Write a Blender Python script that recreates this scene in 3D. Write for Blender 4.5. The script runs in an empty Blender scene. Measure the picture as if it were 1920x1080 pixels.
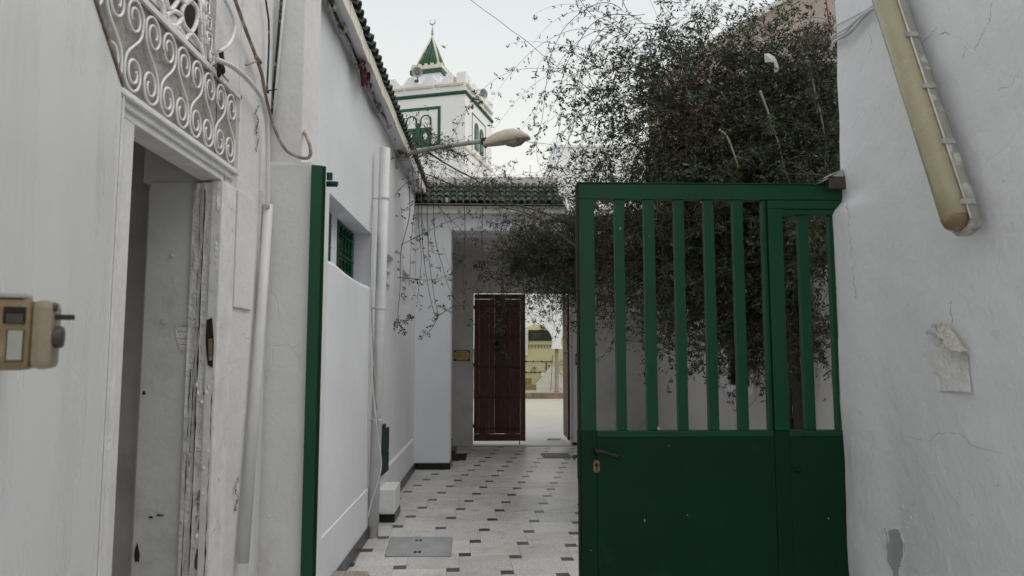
import bpy, math, random
import numpy as np
from mathutils import Vector, Matrix, noise
from math import sin, cos, pi, radians, sqrt, atan2, atan
random.seed(7)
rng = np.random.default_rng(11)
sc = bpy.context.scene
col = sc.collection

# ------------------------------------------------------------------ camera, world, sun, exposure
F = 1330.0; PT = atan(125/1330); YW = radians(1.5); H = 1.6
cd = bpy.data.cameras.new('camera'); cam = bpy.data.objects.new('camera', cd); col.objects.link(cam)
cam.location = (0, 0, H); cam.rotation_euler = (pi/2+PT, 0, -YW)
cd.sensor_width = 36; cd.lens = F/1920*36; cd.clip_start = 0.05; cd.clip_end = 600
sc.camera = cam
cd.dof.use_dof = True; cd.dof.focus_distance = 8.0; cd.dof.aperture_fstop = 8

SUN_EL = radians(60); SUN_AZ = radians(95)      # azimuth from +Y towards +X
w = bpy.data.worlds.new("World"); sc.world = w; w.use_nodes = True
nt = w.node_tree; nt.nodes.clear()
sky = nt.nodes.new('ShaderNodeTexSky'); sky.sky_type = 'NISHITA'; sky.sun_disc = False
sky.sun_elevation = SUN_EL; sky.sun_rotation = SUN_AZ; sky.air_density = 2; sky.dust_density = 6
b1 = nt.nodes.new('ShaderNodeBackground'); b1.inputs[1].default_value = 0.015
nt.links.new(sky.outputs[0], b1.inputs[0])
tc = nt.nodes.new('ShaderNodeTexCoord'); sx = nt.nodes.new('ShaderNodeSeparateXYZ')
nt.links.new(tc.outputs['Generated'], sx.inputs[0])
rp = nt.nodes.new('ShaderNodeValToRGB'); e = rp.color_ramp.elements
e[0].position = 0.0; e[0].color = (0.93, 0.90, 0.78, 1)
e[1].position = 1.0; e[1].color = (0.74, 0.76, 0.765, 1)
m1 = rp.color_ramp.elements.new(0.25); m1.color = (0.90, 0.90, 0.83, 1)
m2 = rp.color_ramp.elements.new(0.5); m2.color = (0.74, 0.77, 0.775, 1)
nz = nt.nodes.new('ShaderNodeTexNoise'); nz.inputs['Scale'].default_value = 1.6; nz.inputs['Detail'].default_value = 4
nt.links.new(tc.outputs['Generated'], nz.inputs['Vector'])
ma = nt.nodes.new('ShaderNodeMath'); ma.operation = 'MULTIPLY_ADD'; ma.inputs[1].default_value = 0.16
nt.links.new(nz.outputs[0], ma.inputs[0]); nt.links.new(sx.outputs['Z'], ma.inputs[2])
mb_ = nt.nodes.new('ShaderNodeMath'); mb_.operation = 'SUBTRACT'; mb_.inputs[1].default_value = 0.08
nt.links.new(ma.outputs[0], mb_.inputs[0]); nt.links.new(mb_.outputs[0], rp.inputs[0])
b2 = nt.nodes.new('ShaderNodeBackground'); b2.inputs[1].default_value = 0.79
nt.links.new(rp.outputs[0], b2.inputs[0])
ad = nt.nodes.new('ShaderNodeAddShader'); wo = nt.nodes.new('ShaderNodeOutputWorld')
nt.links.new(b1.outputs[0], ad.inputs[0]); nt.links.new(b2.outputs[0], ad.inputs[1]); nt.links.new(ad.outputs[0], wo.inputs[0])

sl = bpy.data.lights.new('sun', 'SUN'); sl.energy = 0.85; sl.angle = radians(55); sl.color = (1, 0.97, 0.93)
so = bpy.data.objects.new('sun', sl); col.objects.link(so)
sd = Vector((sin(SUN_AZ)*cos(SUN_EL), cos(SUN_AZ)*cos(SUN_EL), sin(SUN_EL)))
so.rotation_euler = sd.to_track_quat('Z', 'Y').to_euler()
so.location = (5, 5, 20)
sc.view_settings.view_transform = 'Standard'; sc.view_settings.look = 'None'
sc.view_settings.exposure = 0.32; sc.view_settings.gamma = 1; sc.view_settings.use_curve_mapping = False
sc.render.engine = 'CYCLES'
try:
    sc.cycles.max_bounces = 8; sc.cycles.diffuse_bounces = 5
except Exception: pass

# ------------------------------------------------------------------ measuring helpers (points on known walls, floors)
def ray(px, py):
    u = (px-960)/F; v = (540-py)/F
    f = cos(PT)-v*sin(PT); z = sin(PT)+v*cos(PT)
    return Vector((u*cos(YW)+f*sin(YW), f*cos(YW)-u*sin(YW), z))
def PY(px, py, Y): r = ray(px, py); t = Y/r.y; return Vector((r.x*t, Y, H+r.z*t))
def PX(px, py, X): r = ray(px, py); t = X/r.x; return Vector((X, r.y*t, H+r.z*t))
def PZ(px, py, Z=0.0): r = ray(px, py); t = (Z-H)/r.z; return Vector((r.x*t, r.y*t, Z))

# ------------------------------------------------------------------ materials
def lin(*c): return (*c, 1.0)
def M(name, colr, rough=0.8, var=0.12, vs=1.5, bump=0.15, bs=40, layers=(), cracks=0, metal=0, spec=0.4,
      big=0.0, bigs=3, stretch=(1, 1, 1), rnd=0.0, coat=0, isl=0.0, trans=0, streaks=0):
    m = bpy.data.materials.new(name); m.use_nodes = True
    t = m.node_tree; N = t.nodes; L = t.links
    p = N['Principled BSDF']
    g = N.new('ShaderNodeNewGeometry'); mp = N.new('ShaderNodeMapping'); mp.inputs['Scale'].default_value = stretch
    L.new(g.outputs['Position'], mp.inputs[0]); vec = mp.outputs[0]
    def noi(scale, det=5, v=vec, rg=0.6):
        n = N.new('ShaderNodeTexNoise'); n.inputs['Scale'].default_value = scale; n.inputs['Detail'].default_value = det
        n.inputs['Roughness'].default_value = rg; L.new(v, n.inputs['Vector']); return n.outputs[0]
    def rng_(src, a, b, c, d):
        r = N.new('ShaderNodeMapRange'); r.inputs[1].default_value = a; r.inputs[2].default_value = b
        r.inputs[3].default_value = c; r.inputs[4].default_value = d; L.new(src, r.inputs[0]); return r.outputs[0]
    def mix(fac, a, b, mode='MIX'):
        x = N.new('ShaderNodeMix'); x.data_type = 'RGBA'; x.blend_type = mode
        if isinstance(fac, float): x.inputs[0].default_value = fac
        else: L.new(fac, x.inputs[0])
        for s, i in ((a, 6), (b, 7)):
            if isinstance(s, tuple): x.inputs[i].default_value = s if len(s) == 4 else (*s, 1)
            else: L.new(s, x.inputs[i])
        return x.outputs[2]
    def mul(c, fac):
        cc = N.new('ShaderNodeCombineColor')
        for i in range(3): L.new(fac, cc.inputs[i])
        return mix(1.0, c, cc.outputs[0], 'MULTIPLY')
    c = mul((*colr, 1), rng_(noi(vs), 0.3, 0.7, 1-var, 1+var))
    for (lc, ls, lo, hi, st, amt) in layers:
        v2 = vec
        if st:
            mm = N.new('ShaderNodeMapping'); mm.inputs['Scale'].default_value = st; L.new(g.outputs['Position'], mm.inputs[0]); v2 = mm.outputs[0]
        c = mix(rng_(noi(ls, 6, v2, 0.65), lo, hi, 0.0, amt), c, (*lc, 1))
    if rnd:
        oi = N.new('ShaderNodeObjectInfo'); c = mul(c, rng_(oi.outputs['Random'], 0, 1, 1-rnd, 1+rnd))
    if isl:
        c = mul(c, rng_(g.outputs['Random Per Island'], 0, 1, 1-isl, 1+isl))
    L.new(c, p.inputs['Base Color'])
    p.inputs['Metallic'].default_value = metal
    p.inputs['Specular IOR Level'].default_value = spec
    if coat: p.inputs['Coat Weight'].default_value = coat
    L.new(rng_(noi(vs*4), 0.3, 0.7, max(0.05, rough-0.1), min(1, rough+0.1)), p.inputs['Roughness'])
    if bump or big or cracks:
        hgt = noi(bs, 6)
        bn = N.new('ShaderNodeBump'); bn.inputs['Strength'].default_value = min(1, bump*2); bn.inputs['Distance'].default_value = 0.004
        L.new(hgt, bn.inputs['Height']); last = bn.outputs[0]
        if big:
            b3 = N.new('ShaderNodeBump'); b3.inputs['Strength'].default_value = min(1, big); b3.inputs['Distance'].default_value = 0.03
            L.new(noi(bigs, 4), b3.inputs['Height']); L.new(last, b3.inputs['Normal']); last = b3.outputs[0]
        if cracks:
            dn = N.new('ShaderNodeVectorMath'); dn.operation = 'MULTIPLY_ADD'
            nn = N.new('ShaderNodeTexNoise'); nn.inputs['Scale'].default_value = 4.5; nn.inputs['Detail'].default_value = 3; L.new(vec, nn.inputs['Vector'])
            L.new(nn.outputs['Color'], dn.inputs[0]); dn.inputs[1].default_value = (0.22, 0.22, 0.22); L.new(vec, dn.inputs[2])
            vo = N.new('ShaderNodeTexVoronoi'); vo.feature = 'DISTANCE_TO_EDGE'; vo.inputs['Scale'].default_value = cracks
            L.new(dn.outputs[0], vo.inputs['Vector'])
            ln = rng_(vo.outputs[0], 0.0, 0.012, 1.0, 0.0)
            mk = N.new('ShaderNodeMath'); mk.operation = 'MULTIPLY'
            L.new(ln, mk.inputs[0]); L.new(rng_(noi(1.7, 3), 0.52, 0.62, 0, 1), mk.inputs[1])
            b4 = N.new('ShaderNodeBump'); b4.invert = True; b4.inputs['Strength'].default_value = 0.4; b4.inputs['Distance'].default_value = 0.004
            L.new(mk.outputs[0], b4.inputs['Height']); L.new(last, b4.inputs['Normal']); last = b4.outputs[0]
        L.new(last, p.inputs['Normal'])
    if trans:
        tr = N.new('ShaderNodeBsdfTranslucent'); L.new(c, tr.inputs[0])
        ms = N.new('ShaderNodeMixShader'); ms.inputs[0].default_value = trans
        L.new(p.outputs[0], ms.inputs[1]); L.new(tr.outputs[0], ms.inputs[2])
        L.new(ms.outputs[0], N['Material Output'].inputs[0])
    return m

W_near = M('aged_white_plaster', (0.72, 0.718, 0.72), 0.8, 0.08, 1.2, 0.25, 45, cracks=2.2, big=0.35, bigs=5,
           layers=[((0.40, 0.35, 0.29), 3.0, 0.60, 0.78, (1, 1, 0.35), 0.5), ((0.25, 0.2, 0.15), 28, 0.70, 0.76, None, 0.6)])
W_right = M('rough_lime_plaster', (0.84, 0.85, 0.87), 0.85, 0.06, 0.9, 0.35, 38, cracks=1.6, big=0.6, bigs=4,
            layers=[((0.45, 0.40, 0.34), 1.6, 0.62, 0.78, None, 0.45)])
W_left = M('smooth_white_wall', (0.72, 0.735, 0.775), 0.8, 0.07, 0.8, 0.12, 30, big=0.5, bigs=1.3,
           layers=[((0.62, 0.63, 0.68), 1.6, 0.5, 0.85, (1, 1.4, 0.3), 0.35), ((0.5, 0.46, 0.40), 1.5, 0.64, 0.8, None, 0.3)])
W_port = M('portal_whitewash', (0.80, 0.81, 0.845), 0.8, 0.04, 0.9, 0.12, 30, big=0.2, bigs=2,
           layers=[((0.58, 0.57, 0.56), 2.5, 0.55, 0.8, None, 0.3)])
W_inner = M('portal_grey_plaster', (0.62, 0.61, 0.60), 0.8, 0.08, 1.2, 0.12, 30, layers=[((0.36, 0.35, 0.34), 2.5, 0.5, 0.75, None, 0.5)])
W_far = M('minaret_white', (0.80, 0.81, 0.84), 0.8, 0.04, 0.6, 0.1, 10, layers=[((0.62, 0.62, 0.62), 1.2, 0.55, 0.8, (1, 1, 0.3), 0.3)])
W_bright = M('fresh_whitewash', (0.84, 0.85, 0.88), 0.8, 0.03, 0.6, 0.1, 10)
W_rightalley = M('side_wall_plaster', (0.66, 0.64, 0.64), 0.85, 0.06, 1.0, 0.15, 30, layers=[((0.42, 0.38, 0.34), 1.5, 0.58, 0.8, None, 0.4)])
beige = M('beige_render', (0.44, 0.375, 0.335), 0.9, 0.1, 0.6, 0.2, 15)
cream = M('cream_eave_paint', (0.80, 0.76, 0.68), 0.8, 0.12, 9, 0.4, 30, layers=[((0.35, 0.31, 0.26), 6, 0.60, 0.72, (1, 3, 0.4), 0.6)])
coping = M('weathered_coping', (0.70, 0.67, 0.63), 0.85, 0.15, 5, 0.3, 30, layers=[((0.4, 0.36, 0.3), 6, 0.58, 0.72, None, 0.5)])
door_paint = M('door_gloss_paint', (0.86, 0.87, 0.88), 0.30, 0.05, 1.2, 0.06, 12, big=0.10, bigs=6, stretch=(1, 1, 0.25), spec=0.5,
               layers=[((0.20, 0.13, 0.09), 22, 0.72, 0.745, (1, 1, 1), 0.9)])
sheet = M('transom_sheet', (0.36, 0.35, 0.335), 0.32, 0.18, 7, 0.08, 30, big=0.4, bigs=7, spec=0.5, metal=0.2,
          layers=[((0.30, 0.27, 0.24), 14, 0.58, 0.72, None, 0.4)])
iron_white = M('white_painted_iron', (0.78, 0.775, 0.77), 0.45, 0.12, 12, 0.2, 60, layers=[((0.30, 0.24, 0.18), 35, 0.62, 0.7, None, 0.7)])
chip = M('chipped_paint', (0.86, 0.85, 0.84), 0.7, 0.06, 8, 0.4, 60, big=1.0, bigs=16,
         layers=[((0.16, 0.12, 0.09), 10, 0.66, 0.69, (1, 1, 0.5), 0.8)])
reveal = M('reveal_grey_paint', (0.70, 0.70, 0.70), 0.55, 0.08, 2.2, 0.12, 30, big=0.3, bigs=7,
           layers=[((0.10, 0.06, 0.04), 14, 0.735, 0.75, None, 0.9), ((0.28, 0.28, 0.28), 4, 0.55, 0.7, None, 0.4)])
dark_room = M('unlit_room_plaster', (0.62, 0.61, 0.60), 0.9, 0.2, 3, 0.5, 18, big=0.8, bigs=5)
hole = M('dark_hole', (0.025, 0.02, 0.016), 0.9, 0.3, 8, 0.5, 20)
green = M('green_gate_enamel', (0.0012, 0.031, 0.0135), 0.5, 0.14, 2.5, 0.08, 50, spec=0.2, big=0.12, bigs=2.2,
          layers=[((0.015, 0.07, 0.045), 7, 0.58, 0.8, None, 0.4), ((0.05, 0.022, 0.012), 9, 0.74, 0.76, None, 0.8), ((0.4, 0.4, 0.38), 26, 0.80, 0.815, None, 0.9)])
green_bar = M('green_bar_enamel', (0.002, 0.060, 0.027), 0.42, 0.12, 4, 0.08, 50, spec=0.3,
              layers=[((0.5, 0.5, 0.48), 30, 0.79, 0.80, None, 0.9)])
rust = M('rusty_edge', (0.045, 0.022, 0.015), 0.8, 0.3, 30, 0.4, 60)
blk = M('black_metal', (0.012, 0.013, 0.014), 0.4, 0.2, 20, 0.1, 60)
brass = M('worn_brass', (0.22, 0.14, 0.08), 0.4, 0.3, 30, 0.2, 60, metal=0.7)
lock_m = M('old_cream_lock', (0.24, 0.175, 0.09), 0.45, 0.2, 18, 0.3, 60,
           layers=[((0.36, 0.31, 0.22), 22, 0.50, 0.62, None, 0.6), ((0.10, 0.06, 0.03), 26, 0.60, 0.68, None, 0.8)])
lock_g = M('aged_lock_case', (0.32, 0.275, 0.20), 0.45, 0.15, 18, 0.3, 60, layers=[((0.2, 0.13, 0.08), 20, 0.62, 0.7, None, 0.7)])
knob_m = M('brown_knob', (0.07, 0.055, 0.05), 0.45, 0.2, 40, 0.2, 60)
pale = M('pale_enamel', (0.36, 0.39, 0.34), 0.4, 0.08, 30, 0.1, 60)
white_pvc = M('white_pipe_paint', (0.62, 0.62, 0.63), 0.5, 0.07, 5, 0.2, 50, layers=[((0.35, 0.3, 0.26), 14, 0.66, 0.74, None, 0.6)])
grey_cable = M('grey_cable', (0.30, 0.28, 0.26), 0.6, 0.3, 25, 0.3, 80, layers=[((0.62, 0.60, 0.57), 18, 0.5, 0.6, None, 0.7)])
blk_cable = M('black_cable', (0.022, 0.020, 0.022), 0.6, 0.3, 25, 0.3, 80, layers=[((0.45, 0.44, 0.43), 20, 0.56, 0.62, None, 0.7)])
brown_cable = M('brown_conduit', (0.22, 0.17, 0.14), 0.65, 0.3, 15, 0.3, 80, layers=[((0.50, 0.47, 0.44), 12, 0.5, 0.62, None, 0.8)])
red_cord = M('dark_red_cord', (0.06, 0.012, 0.02), 0.8, 0.3, 40, 0.5, 90)
tile_green = M('green_glazed_tile', (0.028, 0.046, 0.038), 0.6, 0.25, 14, 0.2, 40, spec=0.5, rnd=0.35,
               layers=[((0.12, 0.12, 0.10), 12, 0.56, 0.7, None, 0.6)])
tile_dark = M('dark_ridge_tile', (0.020, 0.036, 0.034), 0.4, 0.25, 14, 0.2, 40, spec=0.5, rnd=0.35)
mgreen = M('minaret_green', (0.014, 0.080, 0.042), 0.5, 0.12, 6, 0.1, 40)
mtile = M('spire_green_tile', (0.010, 0.080, 0.038), 0.3, 0.2, 6, 0.1, 40, spec=0.6, rnd=0.15)
mcream = M('cream_moulding', (0.66, 0.62, 0.52), 0.7, 0.1, 6, 0.1, 40)
wood = M('dark_red_wood', (0.098, 0.042, 0.032), 0.6, 0.25, 8, 0.3, 60, stretch=(8, 8, 0.6), rnd=0.25,
         layers=[((0.045, 0.017, 0.012), 6, 0.45, 0.7, None, 0.7)])
terr = M('terrazzo_tile', (0.62, 0.615, 0.605), 0.38, 0.06, 0.9, 0.06, 80, rnd=0.09, spec=0.5,
         layers=[((0.28, 0.26, 0.25), 70, 0.52, 0.60, None, 0.7), ((0.85, 0.83, 0.80), 55, 0.55, 0.62, None, 0.8),
                 ((0.36, 0.32, 0.28), 1.3, 0.48, 0.70, None, 0.5), ((0.30, 0.28, 0.26), 7, 0.54, 0.68, None, 0.45)])
cabo = M('black_inset_tile', (0.07, 0.075, 0.078), 0.35, 0.2, 12, 0.08, 60, rnd=0.25, spec=0.5,
         layers=[((0.2, 0.19, 0.18), 40, 0.60, 0.68, None, 0.5)])
grout = M('floor_grout', (0.30, 0.28, 0.26), 0.9, 0.15, 8, 0.3, 60)
skirt = M('dark_skirting', (0.06, 0.055, 0.055), 0.4, 0.2, 10, 0.1, 60, rnd=0.3)
skirt_k = M('black_skirting', (0.006, 0.006, 0.007), 0.3, 0.2, 10, 0.1, 60)
cover = M('manhole_screed', (0.33, 0.34, 0.345), 0.6, 0.15, 5, 0.3, 70)
granite = M('speckled_granite', (0.30, 0.27, 0.25), 0.6, 0.2, 30, 0.3, 80, layers=[((0.08, 0.07, 0.06), 60, 0.52, 0.58, None, 0.8), ((0.6, 0.55, 0.5), 70, 0.56, 0.62, None, 0.7)])
paving = M('courtyard_paving', (0.50, 0.49, 0.475), 0.5, 0.06, 0.6, 0.1, 40, layers=[((0.44, 0.42, 0.38), 1.8, 0.5, 0.7, None, 0.6)])
paving2 = M('cream_courtyard_stone', (0.50, 0.48, 0.42), 0.6, 0.06, 0.6, 0.1, 40, layers=[((0.48, 0.44, 0.34), 1.6, 0.5, 0.7, (1, 0.3, 1), 0.6)])
stepm = M('brown_step_stone', (0.22, 0.18, 0.14), 0.7, 0.3, 3, 0.2, 40, rnd=0.25, layers=[((0.42, 0.28, 0.18), 0.8, 0.48, 0.6, None, 0.7)])
yellow = M('yellow_wall_paint', (0.84, 0.80, 0.52), 0.8, 0.05, 1.0, 0.1, 30)
yellow_sunlit = M('sunlit_yellow_paint', (0.88, 0.84, 0.50), 0.8, 0.05, 1.0, 0.1, 30)  # same yellow paint, sunlight put into the colour as a brighter copy
tan = M('tan_stone', (0.36, 0.28, 0.14), 0.7, 0.1, 3, 0.1, 30)
colm = M('grey_marble_column', (0.30, 0.26, 0.21), 0.5, 0.15, 5, 0.1, 30, stretch=(4, 4, 0.7))
marble = M('white_marble_slab', (0.78, 0.74, 0.70), 0.5, 0.06, 2, 0.05, 30, rnd=0.04)
winglass = M('dark_window_glass', (0.02, 0.03, 0.022), 0.15, 0.3, 6, 0.0, 20, spec=0.6)
pane_m = M('frosted_pane', (0.66, 0.66, 0.60), 0.35, 0.06, 6, 0.1, 40)
lampgrey = M('lamp_housing', (0.52, 0.46, 0.37), 0.45, 0.10, 9, 0.15, 40, layers=[((0.38, 0.31, 0.22), 4, 0.5, 0.75, None, 0.5)])
lampglass = M('dusty_lamp_bowl', (0.30, 0.27, 0.22), 0.2, 0.1, 9, 0.05, 40, coat=0.5)
galv = M('galvanised_tube', (0.36, 0.35, 0.34), 0.5, 0.15, 9, 0.15, 40)
batten = M('batten_grey_plastic', (0.33, 0.32, 0.30), 0.6, 0.12, 10, 0.2, 50, layers=[((0.62, 0.61, 0.57), 14, 0.52, 0.6, None, 0.8), ((0.12, 0.1, 0.07), 20, 0.66, 0.72, None, 0.7)])
diffu = M('yellowed_diffuser', (0.42, 0.37, 0.23), 0.22, 0.06, 3, 0.05, 20, coat=0.4, spec=0.5,
          layers=[((0.55, 0.50, 0.34), 3, 0.48, 0.7, (1, 1, 0.5), 0.5), ((0.16, 0.11, 0.05), 9, 0.66, 0.78, None, 0.5)])
diffu_end = M('browned_diffuser_end', (0.22, 0.15, 0.07), 0.35, 0.2, 9, 0.05, 20, coat=0.3)
paper = M('damp_paper', (0.84, 0.825, 0.82), 0.8, 0.06, 12, 0.3, 40, big=0.7, bigs=22, layers=[((0.72, 0.69, 0.67), 9, 0.5, 0.7, None, 0.4)])
paper_b = M('stained_paper_back', (0.74, 0.70, 0.63), 0.8, 0.1, 12, 0.3, 40, big=0.8, bigs=26, layers=[((0.30, 0.25, 0.17), 24, 0.48, 0.6, None, 0.6)])
cement = M('bare_cement', (0.44, 0.46, 0.47), 0.8, 0.08, 6, 0.2, 50)
crackm = M('crack_dark', (0.30, 0.29, 0.28), 0.9, 0.2, 20, 0)
gold = M('gold_plaque', (0.62, 0.47, 0.14), 0.45, 0.12, 9, 0.05, 40)
maroon = M('maroon_border', (0.05, 0.012, 0.008), 0.5, 0.1, 9, 0.05, 40)
ink = M('black_ink', (0.012, 0.011, 0.012), 0.7, 0.1, 9, 0.0, 40)
leafm = M('vine_leaf', (0.046, 0.066, 0.032), 0.5, 0.25, 2.0, 0, 20, isl=0.75, trans=0.18, spec=0.35,
          layers=[((0.075, 0.055, 0.035), 1.1, 0.50, 0.66, None, 0.7)])
leafd = M('dry_leaf', (0.085, 0.05, 0.035), 0.8, 0.2, 2.0, 0, 20, isl=0.5, trans=0.1)
stemm = M('vine_stem', (0.085, 0.062, 0.05), 0.8, 0.25, 8, 0, 40)
bark = M('vine_bark', (0.05, 0.04, 0.032), 0.9, 0.3, 14, 0.6, 60)
pale_stem = M('pale_stem', (0.30, 0.30, 0.22), 0.7, 0.2, 14, 0.2, 60)
pink = M('pink_bract', (0.30, 0.015, 0.04), 0.6, 0.1, 9, 0, 40, trans=0.3)
plastic_scrap = M('torn_white_plastic', (0.62, 0.62, 0.60), 0.5, 0.1, 20, 0.3, 40, trans=0.3)
matm = M('dark_doormat', (0.028, 0.026, 0.026), 0.95, 0.3, 40, 0.5, 100)
grate_m = M('drain_grate_metal', (0.22, 0.21, 0.20), 0.5, 0.2, 20, 0.1, 60)
speakerm = M('horn_speaker_grey', (0.34, 0.35, 0.36), 0.45, 0.1, 20, 0.05, 60)
ground_m = M('ground_earth', (0.30, 0.27, 0.23), 0.9, 0.1, 0.3, 0.3, 10)
blue_p = M('blue_plastic', (0.03, 0.10, 0.28), 0.5)

# ------------------------------------------------------------------ object helpers
ORG = {}
def tag(o, label=None, cat=None, group=None, kind=None):
    if label: o['label'] = label
    if cat: o['category'] = cat
    if group: o['group'] = group
    if kind: o['kind'] = kind
    return o
def org(o): return ORG.get(o.name, Vector((0, 0, 0)))
def thing(name, loc, label, cat, group=None):
    o = bpy.data.objects.new(name, None); col.objects.link(o); o.location = loc
    o.empty_display_size = 0.1
    ORG[o.name] = Vector(loc); return tag(o, label, cat, group)
def struct(name, loc=(0, 0, 0)):
    o = bpy.data.objects.new(name, None); col.objects.link(o); o.location = loc; ORG[o.name] = Vector(loc); o['kind'] = 'structure'; return o
def link(name, mesh, parent=None, loc=None, rot=None, scale=None):
    """mesh is in its own local space; loc is the world position."""
    o = bpy.data.objects.new(name, mesh); col.objects.link(o)
    l = Vector(loc) if loc is not None else Vector((0, 0, 0))
    ORG[o.name] = l
    if parent: o.parent = parent; o.location = l-org(parent)
    else: o.location = l
    if rot is not None: o.rotation_euler = rot
    if scale is not None: o.scale = scale
    return o
class MB:
    def __init__(s): s.v = []; s.f = []; s.mi = []; s.mats = []; s.cur = 0; s.sm = []; s.smooth = False
    def mat(s, m):
        if m not in s.mats: s.mats.append(m)
        s.cur = s.mats.index(m); return s
    def add(s, vs, fs):
        b = len(s.v); s.v += [Vector(v) for v in vs]
        for f in fs: s.f.append([b+i for i in f]); s.mi.append(s.cur); s.sm.append(s.smooth)
        return s
    def quad(s, a, b, c, d): return s.add([a, b, c, d], [(0, 1, 2, 3)])
    def box(s, x0, x1, y0, y1, z0, z1):
        vs = [(x, y, z) for x in (x0, x1) for y in (y0, y1) for z in (z0, z1)]
        return s.add(vs, [(0, 1, 3, 2), (4, 6, 7, 5), (0, 4, 5, 1), (2, 3, 7, 6), (0, 2, 6, 4), (1, 5, 7, 3)])
    def obox(s, o, ax, ay, az):
        """box from corner o along three edge vectors"""
        o, ax, ay, az = map(Vector, (o, ax, ay, az))
        vs = [o+ax*i+ay*j+az*k for i in (0, 1) for j in (0, 1) for k in (0, 1)]
        return s.add(vs, [(0, 1, 3, 2), (4, 6, 7, 5), (0, 4, 5, 1), (2, 3, 7, 6), (0, 2, 6, 4), (1, 5, 7, 3)])
    def prism(s, pts, d):
        """polygon pts extruded by vector d"""
        n = len(pts); pts = [Vector(p) for p in pts]; d = Vector(d)
        vs = pts+[p+d for p in pts]
        fs = [tuple(range(n))[::-1], tuple(range(n, 2*n))]+[(i, (i+1) % n, n+(i+1) % n, n+i) for i in range(n)]
        return s.add(vs, fs)
    def tube(s, pts, r, n=6, closed=False, cap=True):
        pts = [Vector(p) for p in pts]; k = len(pts)
        rs = r if isinstance(r, (list, tuple)) else [r]*k
        vs = []; up = None
        for i, p in enumerate(pts):
            a = pts[(i-1) % k] if (closed or i > 0) else p; b = pts[(i+1) % k] if (closed or i < k-1) else p
            t = (b-a); t = t.normalized() if t.length > 1e-9 else Vector((0, 0, 1))
            if up is None: up = t.orthogonal().normalized()
            up = (up-t*up.dot(t)); up = up.normalized() if up.length > 1e-6 else t.orthogonal().normalized()
            sd_ = t.cross(up)
            for j in range(n):
                an = 2*pi*j/n; vs.append(p+(up*cos(an)+sd_*sin(an))*rs[i])
        fs = []
        for i in range(k if closed else k-1):
            i2 = (i+1) % k
            for j in range(n): fs.append((i*n+j, i*n+(j+1) % n, i2*n+(j+1) % n, i2*n+j))
        if cap and not closed: fs += [tuple(range(n))[::-1], tuple((k-1)*n+j for j in range(n))]
        sm = s.smooth; s.smooth = True; s.add(vs, fs); s.smooth = sm; return s
    def lathe(s, c, prof, axis=(0, 0, 1), n=16):
        """prof = [(radius, height)] about axis through c"""
        ax = Vector(axis).normalized(); u = ax.orthogonal().normalized(); v = ax.cross(u); c = Vector(c)
        vs = []; fs = []
        for (r, h) in prof:
            for j in range(n):
                an = 2*pi*j/n; vs.append(c+ax*h+(u*cos(an)+v*sin(an))*r)
        for i in range(len(prof)-1):
            for j in range(n): fs.append((i*n+j, i*n+(j+1) % n, (i+1)*n+(j+1) % n, (i+1)*n+j))
        fs += [tuple(range(n))[::-1], tuple((len(prof)-1)*n+j for j in range(n))]
        sm = s.smooth; s.smooth = True; s.add(vs, fs); s.smooth = sm; return s
    def mesh(s, name, m=None, o=Vector((0, 0, 0)), recalc=True, bevel=0):
        me = bpy.data.meshes.new(name)
        me.from_pydata([tuple(v-o) for v in s.v], [], s.f)
        mats = s.mats if s.mats else [m]
        for x in mats: me.materials.append(x)
        me.polygons.foreach_set('material_index', s.mi if s.mats else [0]*len(s.f))
        me.polygons.foreach_set('use_smooth', s.sm)
        if recalc:
            import bmesh
            bm = bmesh.new(); bm.from_mesh(me); bmesh.ops.recalc_face_normals(bm, faces=bm.faces)
            if bevel:
                es = [e for e in bm.edges if len(e.link_faces) == 2 and e.calc_face_angle(0) > 0.6]
                bmesh.ops.bevel(bm, geom=es, offset=bevel, segments=2, affect='EDGES', profile=0.6)
            bm.to_mesh(me); bm.free()
        me.update(); return me
    def build(s, name, m=None, parent=None, recalc=True, bevel=0):
        o = org(parent) if parent else Vector((0, 0, 0))
        me = s.mesh(name, m, o, recalc, bevel)
        ob = bpy.data.objects.new(name, me); col.objects.link(ob); ORG[ob.name] = o.copy()
        if parent: ob.parent = parent
        return ob
def single(name, mb, m, label, cat, group=None, bevel=0, loc=None):
    """thing that is one mesh with its origin at its base"""
    zs = min(v.z for v in mb.v); c = sum(mb.v, Vector((0, 0, 0)))/len(mb.v); o = Vector((c.x, c.y, zs))
    me = mb.mesh(name, m, o, True, bevel)
    ob = bpy.data.objects.new(name, me); col.objects.link(ob); ob.location = o; ORG[ob.name] = o
    return tag(ob, label, cat, group)
def rect_hole_wall(mb, axis, c, thick, a0, a1, z0, z1, holes):
    """wall in plane axis=c, spanning a (other horizontal axis) and z, thickness towards +thick, with rectangular holes (a0,a1,z0,z1)"""
    As = sorted({a0, a1, *[h[0] for h in holes], *[h[1] for h in holes]}); As = [a for a in As if a0 <= a <= a1]
    for i in range(len(As)-1):
        l, r = As[i], As[i+1]; mid = (l+r)/2
        hs = sorted([(h[2], h[3]) for h in holes if h[0] < mid < h[1]])
        z = z0
        for (b, t) in hs+[(z1, z1)]:
            if b > z+1e-6:
                if axis == 'X': mb.box(min(c, c+thick), max(c, c+thick), l, r, z, b)
                else: mb.box(l, r, min(c, c+thick), max(c, c+thick), z, b)
            z = t
def wobble(pts, amp, sub=3):
    out = []
    for i in range(len(pts)-1):
        for k in range(sub):
            t = k/sub; p = pts[i].lerp(pts[i+1], t)
            out.append(p+Vector((random.uniform(-amp, amp), random.uniform(-amp, amp), random.uniform(-amp, amp))))
    out.append(pts[-1]); return out
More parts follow.
